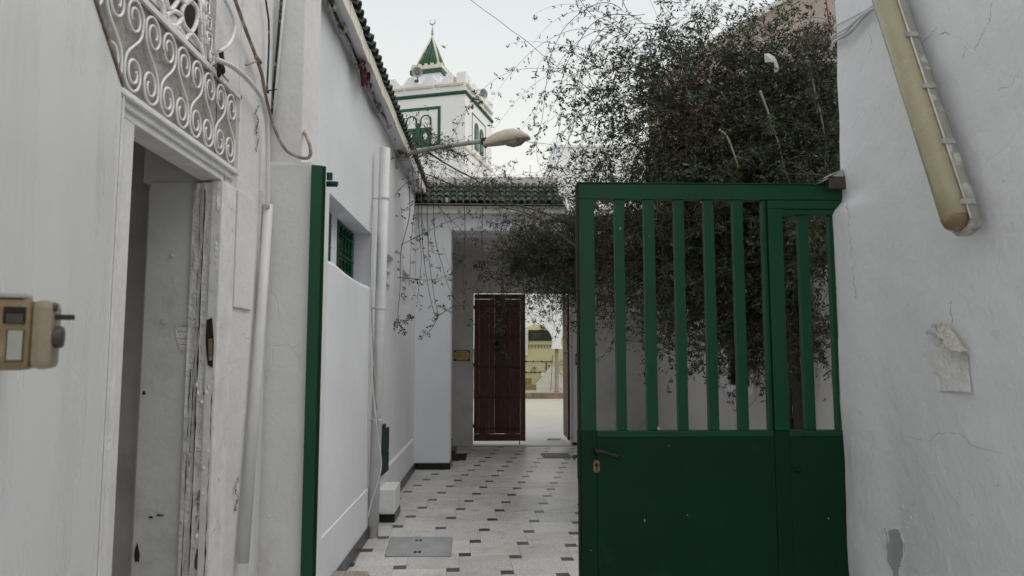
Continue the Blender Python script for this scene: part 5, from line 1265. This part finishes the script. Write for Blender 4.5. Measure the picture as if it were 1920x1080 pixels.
q = MB(); q.add(cn+[ap], [(0, 1, 4), (1, 2, 4), (2, 3, 4), (3, 0, 4)]); q.build('spire', mtile, mi)
for i in range(4):
    a_, c_2 = cn[i], cn[(i+1) % 4]
    q = MB(); q.tube([a_.lerp(ap, -0.01), a_.lerp(ap, 1.0)], 0.045, 6); q.build('ridge', mcream, mi, False)
    for k in range(1, 8):
        f = k/8; st_ = a_.lerp(c_2, f); tmax = 1-abs(2*f-1); en = a_.lerp(c_2, 0.5).lerp(ap, tmax); en = st_.lerp(st_+(ap-a_.lerp(c_2, 0.5)), tmax)
        q = MB(); q.tube([st_, st_.lerp(en, 0.97)], [0.042, 0.03], 6); q.build('tile_rib', mtile, mi, False)
q = MB(); q.lathe(ap-Vector((0, 0, 0.05)), [(0.05, 0), (0.03, 0.08), (0.07, 0.14), (0.03, 0.20), (0.055, 0.26), (0.02, 0.32), (0.035, 0.37), (0.012, 0.42), (0.012, 0.56)], (0, 0, 1), 10)
fi = q.build('finial', galv, mi)
q = MB(); cc_ = ap+Vector((0, 0, 0.62)); A = np.linspace(radians(120), radians(420), 17)
q.tube([cc_+eL*(0.115*cos(a))+Vector((0, 0, 0.115*sin(a))) for a in A], [0.006+0.022*sin(pi*i/16) for i in range(17)], 6); q.build('crescent', galv, fi, False)
# loudspeakers
def speaker(pos, d, label):
    t = thing('loudspeaker', pos, label, 'loudspeaker', 'horn loudspeakers on the minaret')
    d = Vector(d).normalized(); p = Vector(pos)+Vector((0, 0, 0.32))
    q = MB(); prof = [(a_*0.74, b__*0.74) for a_, b__ in [(0.05, -0.30), (0.07, -0.2), (0.08, -0.1), (0.13, 0.02), (0.22, 0.12), (0.27, 0.16), (0.275, 0.17), (0.25, 0.165), (0.20, 0.11), (0.11, 0.0), (0.05, -0.08)]]
    q.lathe(p, prof, d, 20); q.build('horn', speakerm, t)
    q = MB(); q.lathe(p, [(0.05, -0.06), (0.05, 0.04), (0.02, 0.07)], d, 10); q.build('driver', galv, t)
    q = MB(); q.tube([p-d*0.2, p-d*0.2+Vector((0, 0, -0.3))], 0.025, 6); q.box(p.x-0.1, p.x+0.05, p.y-0.05, p.y+0.05, pos[2]-0.05, pos[2]+0.03); q.build('bracket', knob_m, t)
l1, z1 = hitL(*cb(330, 442)); speaker(mp_(l1-0.1, -0.25, z1-0.34), Vector((0.05, -1, -0.15)), 'grey horn loudspeaker facing the lane on the left parapet of the minaret')
l2, z2 = hitR(*cb(797, 560)); speaker(mp_(-0.10, l2, z2-0.48), (eL*-0.8+Vector((0.1, -0.7, 0)))[:], 'grey horn loudspeaker seen side-on at the right parapet of the minaret')
q = MB(); p = PY(832, 88, 24); 
for s_ in (-1, 1): q.add([p, p+Vector((s_*0.05, 0.08, 0.05)), p+Vector((s_*0.16, 0.0, 0.09)), p+Vector((s_*0.06, -0.04, 0.01))], [(0, 1, 2, 3)])
q.tube([p+Vector((-0.05, -0.12, 0)), p, p+Vector((0.06, 0.1, 0.0))], [0.01, 0.03, 0.008], 6)
single('bird', q, blk, 'tiny dark bird flying right of the green spire', 'bird')

# ================================================================== BACKGROUND BUILDINGS
wb = thing('white_house', (8, 34, 0), 'plain white block rising behind the portal right of the minaret', 'building')
b = MB(); p = PY(1035, 276, 32); b.box(p.x, 16.0, 32, 38, 0, p.z); b.build('wall', W_bright, wb)
b = MB(); b.box(p.x-0.05, 16.0, 31.94, 32.3, p.z, p.z+0.10); b.build('parapet', W_bright, wb)
b = MB(); p2 = PY(1012, 334, 31.2); p3 = PY(1035, 315, 31.2); b.prism([(p2.x, 31.2, 2), (p3.x+1.0, 31.2, 2), (p3.x+1.0, 31.2, p3.z+0.3), (p3.x, 31.2, p3.z), (p2.x, 31.2, p2.z)], (0, 0.6, 0)); b.build('stair_parapet', W_bright, wb)
q = MB(); a = PY(994, 345, 30.9); c = PY(994, 309, 30.9); q.tube([(a.x, 30.9, 4.5), c], 0.018, 5); q.tube([(a.x-0.2, 30.9, c.z-0.35), (a.x+0.2, 30.9, c.z-0.35)], 0.01, 4)
single('aerial', q, galv, 'thin upright aerial left of the white block', 'aerial')
bb_ = thing('beige_house', (5, 14, 0), 'beige rendered house half hidden behind the vine', 'building')
A1 = PY(1215, 160, 16); zz = A1.z; d_ = Vector((0.38, -0.925, 0)).normalized(); nrm = Vector((0.925, 0.38, 0))
b = MB(); b.obox((A1.x, A1.y, 0), d_*9.5, nrm*5, (0, 0, zz)); b.build('wall', beige, bb_)
b = MB(); b.obox(Vector((A1.x, A1.y, zz))-nrm*0.06-d_*0.06, d_*9.6, nrm*0.3, (0, 0, 0.12)); b.build('parapet', coping, bb_)

# ================================================================== VINE
vine = thing('climbing_vine', (2.6, 6.3, 0), 'huge overgrown dark green climbing vine that hangs over the gate and lane', 'vine')
class Stems:
    def __init__(s): s.mb = MB()
    def add(s, P, r0, r1, n=3):
        k = len(P); s.mb.tube(P, [r0+(r1-r0)*i/(k-1) for i in range(k)], n, cap=False)
LEAF = []      # (pos, dir, size)
def leaflets(p, d, size, cnt=5):
    """a small pinnate leaf at p pointing along d"""
    d = d.normalized(); s_ = d.cross(Vector((random.gauss(0, 1), random.gauss(0, 1), random.gauss(0, 1)+0.3)))
    s_ = s_.normalized() if s_.length > 1e-4 else Vector((1, 0, 0))
    ln_ = size*1.9
    for k in range(cnt//2):
        q_ = p+d*(ln_*(0.35+0.35*k))
        for sg in (-1, 1): LEAF.append((q_, (s_*sg+d*0.7), size*random.uniform(0.7, 1.1)))
    LEAF.append((p+d*ln_, d, size*1.15))
def stem_path(p, d, length, droop, wander, step=0.07):
    P = [p.copy()]; d = d.normalized(); n_ = max(3, int(length/step))
    ax1 = Vector((random.gauss(0, 1), random.gauss(0, 1), random.gauss(0, 1)))
    for i in range(n_):
        ax1 = (ax1*0.9+Vector((random.gauss(0, 1), random.gauss(0, 1), random.gauss(0, 1)))*0.35)
        d = (d+Vector((0, 0, -droop*step))+ax1*wander*step).normalized(); P.append(P[-1]+d*step)
    return P
def leafy(P, density, size, skip=0.0, dens_end=1.0):
    L_ = len(P)
    for i in range(L_-1):
        if i/L_ < skip: continue
        if random.random() < density:
            d = (P[i+1]-P[i]).normalized()
            for _ in range(random.choice((1, 1, 2))):
                rd = Vector((random.gauss(0, 1), random.gauss(0, 1), random.gauss(0, 0.8))); rd = (rd-d*rd.dot(d)).normalized()
                leaflets(P[i].lerp(P[i+1], random.random()), rd+d*0.5, size*random.uniform(0.75, 1.25), random.choice((3, 5, 5, 7)))
S = Stems(); SD = Stems()
def mass(px, py, Y, rx, ry, rz, n, leaf=0.019, dens=0.8, length=(0.5, 1.2), droop=1.6, updir=0.2, dry=0.15):
    c = PY(px, py, Y)
    for _ in range(n):
        v = Vector((random.gauss(0, 1), random.gauss(0, 1), random.gauss(0, 1))); v = v.normalized()*(random.random()**0.45)
        p = c+Vector((v.x*rx, v.y*ry, v.z*rz))
        d = Vector((random.gauss(-0.15, 0.7), random.gauss(-0.2, 0.6), random.gauss(updir, 0.6)))
        P = stem_path(p, d, random.uniform(*length), droop, 1.6)
        if random.random() < dry: SD.add(P, 0.0032, 0.001); 
        else:
            S.add(P, 0.0036, 0.0012); leafy(P, dens, leaf)
# dense heart above and behind the gate, then airy outskirts (places measured on the plane of the vine)
mass(1430, 290, 7.3, 0.85, 0.8, 0.70, 520, leaf=0.027, dens=1.0)
mass(1500, 430, 6.9, 0.65, 0.6, 0.80, 420, leaf=0.027, dens=1.0)
mass(1350, 430, 7.1, 0.85, 0.6, 0.55, 520, leaf=0.027, dens=1.0)
mass(1300, 310, 7.3, 0.55, 0.6, 0.50, 300, leaf=0.026, dens=1.0)
mass(1540, 330, 6.3, 0.40, 0.4, 0.60, 240, leaf=0.026, dens=1.0)
mass(1540, 150, 6.6, 0.45, 0.4, 0.60, 170, leaf=0.026, dens=0.9)
mass(1410, 540, 6.9, 0.85, 0.5, 0.32, 330, leaf=0.026, dens=1.0, updir=-0.2)
mass(1250, 480, 7.4, 0.50, 0.5, 0.42, 290, leaf=0.025, dens=1.0)
mass(1170, 460, 8.0, 0.42, 0.4, 0.40, 190, leaf=0.024, dens=0.9)
mass(1270, 190, 7.4, 0.45, 0.6, 0.42, 170, leaf=0.028, dens=0.9)
mass(1160, 190, 7.4, 0.28, 0.5, 0.48, 45, leaf=0.029, dens=0.7, droop=2.4)
mass(1280, 80, 7.4, 0.50, 0.5, 0.24, 60, leaf=0.028, dens=0.75, droop=1.4)
mass(1390, 130, 7.5, 0.75, 0.6, 0.40, 190, leaf=0.028, dens=0.9)
mass(1490, 210, 7.2, 0.60, 0.5, 0.50, 330, leaf=0.028, dens=1.0)
mass(1552, 440, 5.5, 0.12, 0.25, 0.55, 200, leaf=0.026, dens=1.0, length=(0.2, 0.5))
mass(1545, 640, 5.6, 0.12, 0.25, 0.25, 45, leaf=0.025, dens=0.7, length=(0.2, 0.5))
mass(1080, 330, 7.8, 0.30, 0.5, 0.35, 22, leaf=0.023, dens=0.6, droop=3)
mass(1150, 340, 7.6, 0.45, 0.5, 0.35, 75, leaf=0.024, dens=0.8, droop=2)
mass(1020, 480, 9.0, 0.50, 0.40, 0.22, 420, leaf=0.021, dens=1.0, dry=0.25, length=(0.3, 0.8))
mass(1090, 460, 8.6, 0.40, 0.40, 0.35, 220, leaf=0.022, dens=1.0, dry=0.2, length=(0.3, 0.8))
mass(1010, 425, 9.2, 0.45, 0.35, 0.10, 80, leaf=0.021, dens=0.9, dry=0.3, length=(0.3, 0.8))
mass(1075, 530, 8.6, 0.30, 0.4, 0.22, 110, leaf=0.022, dens=0.9, length=(0.3, 0.9), droop=3)
mass(940, 345, 9.2, 0.50, 0.25, 0.08, 34, leaf=0.021, dens=0.8, dry=0.2, length=(0.3, 0.8))
mass(820, 285, 8.1, 0.38, 0.25, 0.12, 50, leaf=0.022, dens=0.85, length=(0.3, 0.8), droop=1.2)
mass(890, 350, 8.6, 0.35, 0.25, 0.10, 22, leaf=0.021, dens=0.8, length=(0.3, 0.8))
mass(1530, 620, 6.6, 0.22, 0.3, 0.45, 90, leaf=0.023, dens=0.7, length=(0.4, 1.0))
mass(1420, 620, 7.0, 0.60, 0.5, 0.18, 80, leaf=0.024, dens=0.8, droop=3, length=(0.4, 0.9))
mass(1490, 560, 6.5, 0.30, 0.3, 0.45, 170, leaf=0.026, dens=1.0)
# hanging fringe over the side wall
for k in range(46):
    px = random.uniform(1120, 1570); p = PY(px, random.uniform(540, 620), random.uniform(6.8, 8.2))
    P = stem_path(p, Vector((random.gauss(0, 0.5), random.gauss(0, 0.3), -0.7)), random.uniform(0.25, 0.75), 2.0, 1.5, 0.05); S.add(P, 0.002, 0.0008); leafy(P, 0.7, 0.026)
# long arching shoots against the sky
def c6(x, y, Y): return PY(1000+x/2.7, y/2.7, Y)
arcs = [[(450, 50), (400, 20), (330, 18), (240, 65), (160, 140), (110, 230), (80, 310), (65, 430), (45, 600), (20, 700), (20, 800), (45, 880)],
        [(520, 80), (400, 75), (300, 120), (220, 230), (160, 350), (135, 480), (140, 600), (110, 750), (90, 900)],
        [(420, 110), (340, 160), (270, 300), (245, 450), (250, 620), (300, 760)], [(480, 160), (380, 220), (330, 400), (320, 560), (300, 700), (200, 860)],
        [(560, 200), (450, 300), (390, 460), (360, 640), (330, 800), (290, 930)], [(300, 200), (250, 330), (215, 480), (200, 640), (150, 760), (60, 960), (-10, 1060)],
        [(640, 330), (560, 430), (520, 600), (510, 760), (540, 920)], [(280, 380), (330, 480), (400, 600), (380, 760), (320, 900)], [(180, 250), (300, 330), (420, 360), (560, 330)],
        [(440, -30), (480, 60), (560, 120), (700, 150)], [(230, -10), (290, 70), (400, 150), (520, 210)], [(900, -40), (860, 60), (800, 150), (760, 260)], [(620, -40), (660, 60), (720, 160)]]
for a_ in arcs:
    Y = random.uniform(6.7, 7.6); P = smooth_path([c6(x, y, Y+0.03*i) for i, (x, y) in enumerate(a_)], 8); S.add(P, 0.0052, 0.0022); leafy(P, 0.40, 0.026)
for k in range(46):
    p = PY(random.uniform(1120, 1330), random.uniform(20, 280), random.uniform(6.8, 7.8))
    P = stem_path(p, Vector((random.uniform(-1.1, -0.3), random.gauss(0, 0.3), random.uniform(-0.1, 0.8))), random.uniform(0.9, 2.0), 1.3, 0.5, 0.07); S.add(P, 0.0036, 0.001); leafy(P, 0.6, 0.025, 0.15)
# hanging tendrils on the left below the lamp arm
ten = [[(752, 300), (738, 340), (742, 440), (741, 500), (740, 560), (741, 590)], [(765, 320), (768, 400), (752, 470), (750, 540), (746, 590), (750, 610), (757, 622)],
       [(772, 310), (778, 380), (772, 440), (768, 530)], [(784, 310), (785, 420), (790, 480), (785, 540), (782, 560)], [(790, 330), (792, 450), (800, 520), (812, 580), (822, 592)],
       [(800, 330), (802, 440), (806, 500), (815, 560), (822, 590)], [(812, 330), (815, 440), (830, 500), (842, 540), (860, 570)], [(822, 590), (812, 612), (800, 625), (790, 632)],
       [(822, 592), (850, 575), (880, 572)], [(750, 600), (765, 600), (770, 592)], [(735, 520), (770, 522), (800, 525), (830, 520), (858, 505)], [(728, 470), (760, 455), (790, 440), (830, 420), (880, 400)],
       [(735, 340), (750, 400), (735, 430), (740, 480)], [(870, 380), (872, 440), (868, 520), (875, 560)], [(906, 380), (904, 460), (915, 520), (925, 560)], [(945, 400), (935, 450), (910, 490), (890, 540)],
       [(980, 520), (985, 570), (1000, 600), (1020, 612)], [(1040, 540), (1035, 590), (1044, 620), (1040, 640)], [(1060, 540), (1055, 590), (1062, 630), (1064, 660)], [(960, 560), (930, 575), (905, 590), (885, 612)],
       [(1010, 540), (1015, 580), (1000, 600)], [(1050, 560), (1070, 600), (1078, 610)], [(730, 610), (745, 605), (770, 600)], [(790, 335), (760, 345), (740, 370), (735, 400)]]
for a_ in ten:
    Y = random.uniform(7.9, 8.6) if a_[0][0] < 870 else random.uniform(8.6, 9.6)
    P = smooth_path([PY(x, y, Y+0.02*i) for i, (x, y) in enumerate(a_)], 6); S.add(P, 0.0055, 0.0026, 3); leafy(P, 0.42, 0.026)
for k in range(26):
    px = random.uniform(735, 1060); p = PY(px, random.uniform(330, 470) if px < 900 else random.uniform(500, 540), random.uniform(8.2, 9.6))
    P = stem_path(p, Vector((random.gauss(0, 0.35), random.gauss(0, 0.2), -1)), random.uniform(0.4, 1.1), 1.5, 1.0, 0.06); S.add(P, 0.0024, 0.0009); leafy(P, 0.5, 0.023)
# horizontal carrier branches
for a_, r in (([(1560, 330), (1400, 250), (1290, 220), (1180, 180)], 0.018), ([(1500, 300), (1330, 420), (1180, 430), (1060, 410), (960, 380), (860, 350), (780, 320)], 0.014),
              ([(1100, 480), (1040, 430), (990, 400), (940, 385)], 0.012), ([(1480, 600), (1470, 450), (1400, 330), (1320, 200)], 0.022), ([(780, 345), (830, 390), (880, 450)], 0.006)):
    P = smooth_path([PY(x, y, 7.2+0.25*i if x < 1400 else 7.0) for i, (x, y) in enumerate(a_)], 8)
    P = [p+Vector((noise.noise(p*3)*0.03, 0, noise.noise(p*3+Vector((9, 0, 0)))*0.04)) for p in P]; S.add(P, r, r*0.4, 5)
S.mb.build('stems', stemm, vine, False)['kind'] = 'stuff'
SD.mb.build('dry_twigs', leafd, vine, False)['kind'] = 'stuff'
# trunk
q = MB()
for (off, ph, r) in ((0.0, 0.0, 0.052), (0.05, 2.1, 0.035), (-0.03, 4.0, 0.03)):
    P = [Vector((2.63+off*0.4+0.05*sin(z*1.8+ph), 6.25+off+0.04*cos(z*2.1+ph), z)) for z in np.linspace(0, 3.0, 22)]
    q.tube(P, [r*(1.15-0.15*z) for z in np.linspace(0, 3.0, 22)], 8)
q.build('trunk', bark, vine, False)
for a_ in ([(1500, 560), (1520, 650), (1545, 690), (1565, 760), (1572, 800)], [(1530, 640), (1555, 715), (1580, 745)], [(1490, 700), (1530, 760), (1560, 800)], [(1560, 600), (1535, 700), (1510, 790)], [(1500, 640), (1540, 665), (1575, 660)]):
    P = smooth_path([PY(x, y, 6.5) for x, y in a_], 6); qq = MB(); qq.tube(P, 0.009, 5); qq.build('branch', bark, vine, False)
    leafy_P = P; leafy(P, 0.35, 0.02)
for a_ in ([(1425, 170), (1440, 210), (1460, 270), (1472, 320), (1482, 345)], [(1512, 105), (1525, 160), (1542, 230), (1550, 300), (1552, 335)], [(1348, 243), (1362, 255), (1375, 285), (1385, 315)]):
    P = smooth_path([PY(x, y, 6.25) for x, y in a_], 6); qq = MB(); qq.tube(P, [0.011-0.005*i/len(P) for i in range(len(P))], 6); qq.build('pale_branch', pale_stem, vine, False)
# leaf mesh
nL = len(LEAF); V = np.zeros((nL, 4, 3), np.float32)
pos = np.array([l[0][:] for l in LEAF]); dr_ = np.array([l[1][:] for l in LEAF]); sz = np.array([l[2] for l in LEAF])
dr_ /= np.linalg.norm(dr_, axis=1, keepdims=True)+1e-9
rv = rng.normal(size=(nL, 3)); sv = np.cross(dr_, rv); sv /= np.linalg.norm(sv, axis=1, keepdims=True)+1e-9
V[:, 0] = pos; V[:, 1] = pos+dr_*(sz*0.55)[:, None]+sv*(sz*0.30)[:, None]; V[:, 2] = pos+dr_*(sz*1.35)[:, None]; V[:, 3] = pos+dr_*(sz*0.55)[:, None]-sv*(sz*0.30)[:, None]
V -= np.array(org(vine)[:], np.float32)
me = bpy.data.meshes.new('foliage'); me.vertices.add(nL*4); me.vertices.foreach_set('co', V.ravel())
me.loops.add(nL*4); me.loops.foreach_set('vertex_index', np.arange(nL*4, dtype=np.int32))
me.polygons.add(nL); me.polygons.foreach_set('loop_start', np.arange(0, nL*4, 4, dtype=np.int32)); me.polygons.foreach_set('loop_total', np.full(nL, 4, np.int32))
me.materials.append(leafm); me.update(calc_edges=True); me.validate()
fo = bpy.data.objects.new('foliage', me); col.objects.link(fo); fo.parent = vine; fo['kind'] = 'stuff'; fo['label'] = 'small dark leaflets'
print('leaflets', nL, 'floor tiles', nt_)

# plastic scraps caught in the vine, bougainvillea
def scrap(pts, Y, label):
    P = [PY(x, y, Y+0.05*noise.noise(Vector((x*.3, y*.3, 0)))) for x, y in pts]; c = sum(P, Vector())/len(P)+Vector((0, -0.03, 0))
    q = MB(); q.add(P+[c], [(i, (i+1) % len(P), len(P)) for i in range(len(P))]); single('plastic_scrap', q, plastic_scrap, label, 'plastic scrap')
scrap([(1433, 101), (1442, 100), (1452, 106), (1456, 113), (1460, 124), (1459, 134), (1452, 136), (1451, 126), (1455, 119), (1445, 117), (1434, 117)], 6.2, 'torn white plastic scrap caught high in the vine')
scrap([(836, 370), (840, 372), (841, 378), (837, 380), (834, 376)], 9.6, 'little white scrap lying on the green portal roof')
bg = thing('bougainvillea', (2.9, 6.9, 4.7), 'small pink red bougainvillea sprig at the top right of the vine', 'flowering plant')
q = MB()
for (px, py) in [(random.gauss(1552, 6), random.gauss(22, 14)) for _ in range(30)]+[(random.gauss(1553, 3), random.gauss(50, 5)) for _ in range(10)]:
    p = PY(px, py, random.uniform(6.5, 6.7)); s_ = 0.016
    a_ = Vector((random.gauss(0, 1), random.gauss(0, 1), random.gauss(0, 1))).normalized()*s_; b_ = a_.orthogonal().normalized()*s_
    q.add([p-a_, p-b_, p+a_, p+b_], [(0, 1, 2, 3)])
o = q.build('bracts', pink, bg, False); o['kind'] = 'stuff'
q = MB(); q.tube([PY(1565, 90, 6.6), PY(1555, 50, 6.6), PY(1550, 10, 6.6), PY(1545, -20, 6.6)], 0.006, 5); q.build('stem', stemm, bg, False)
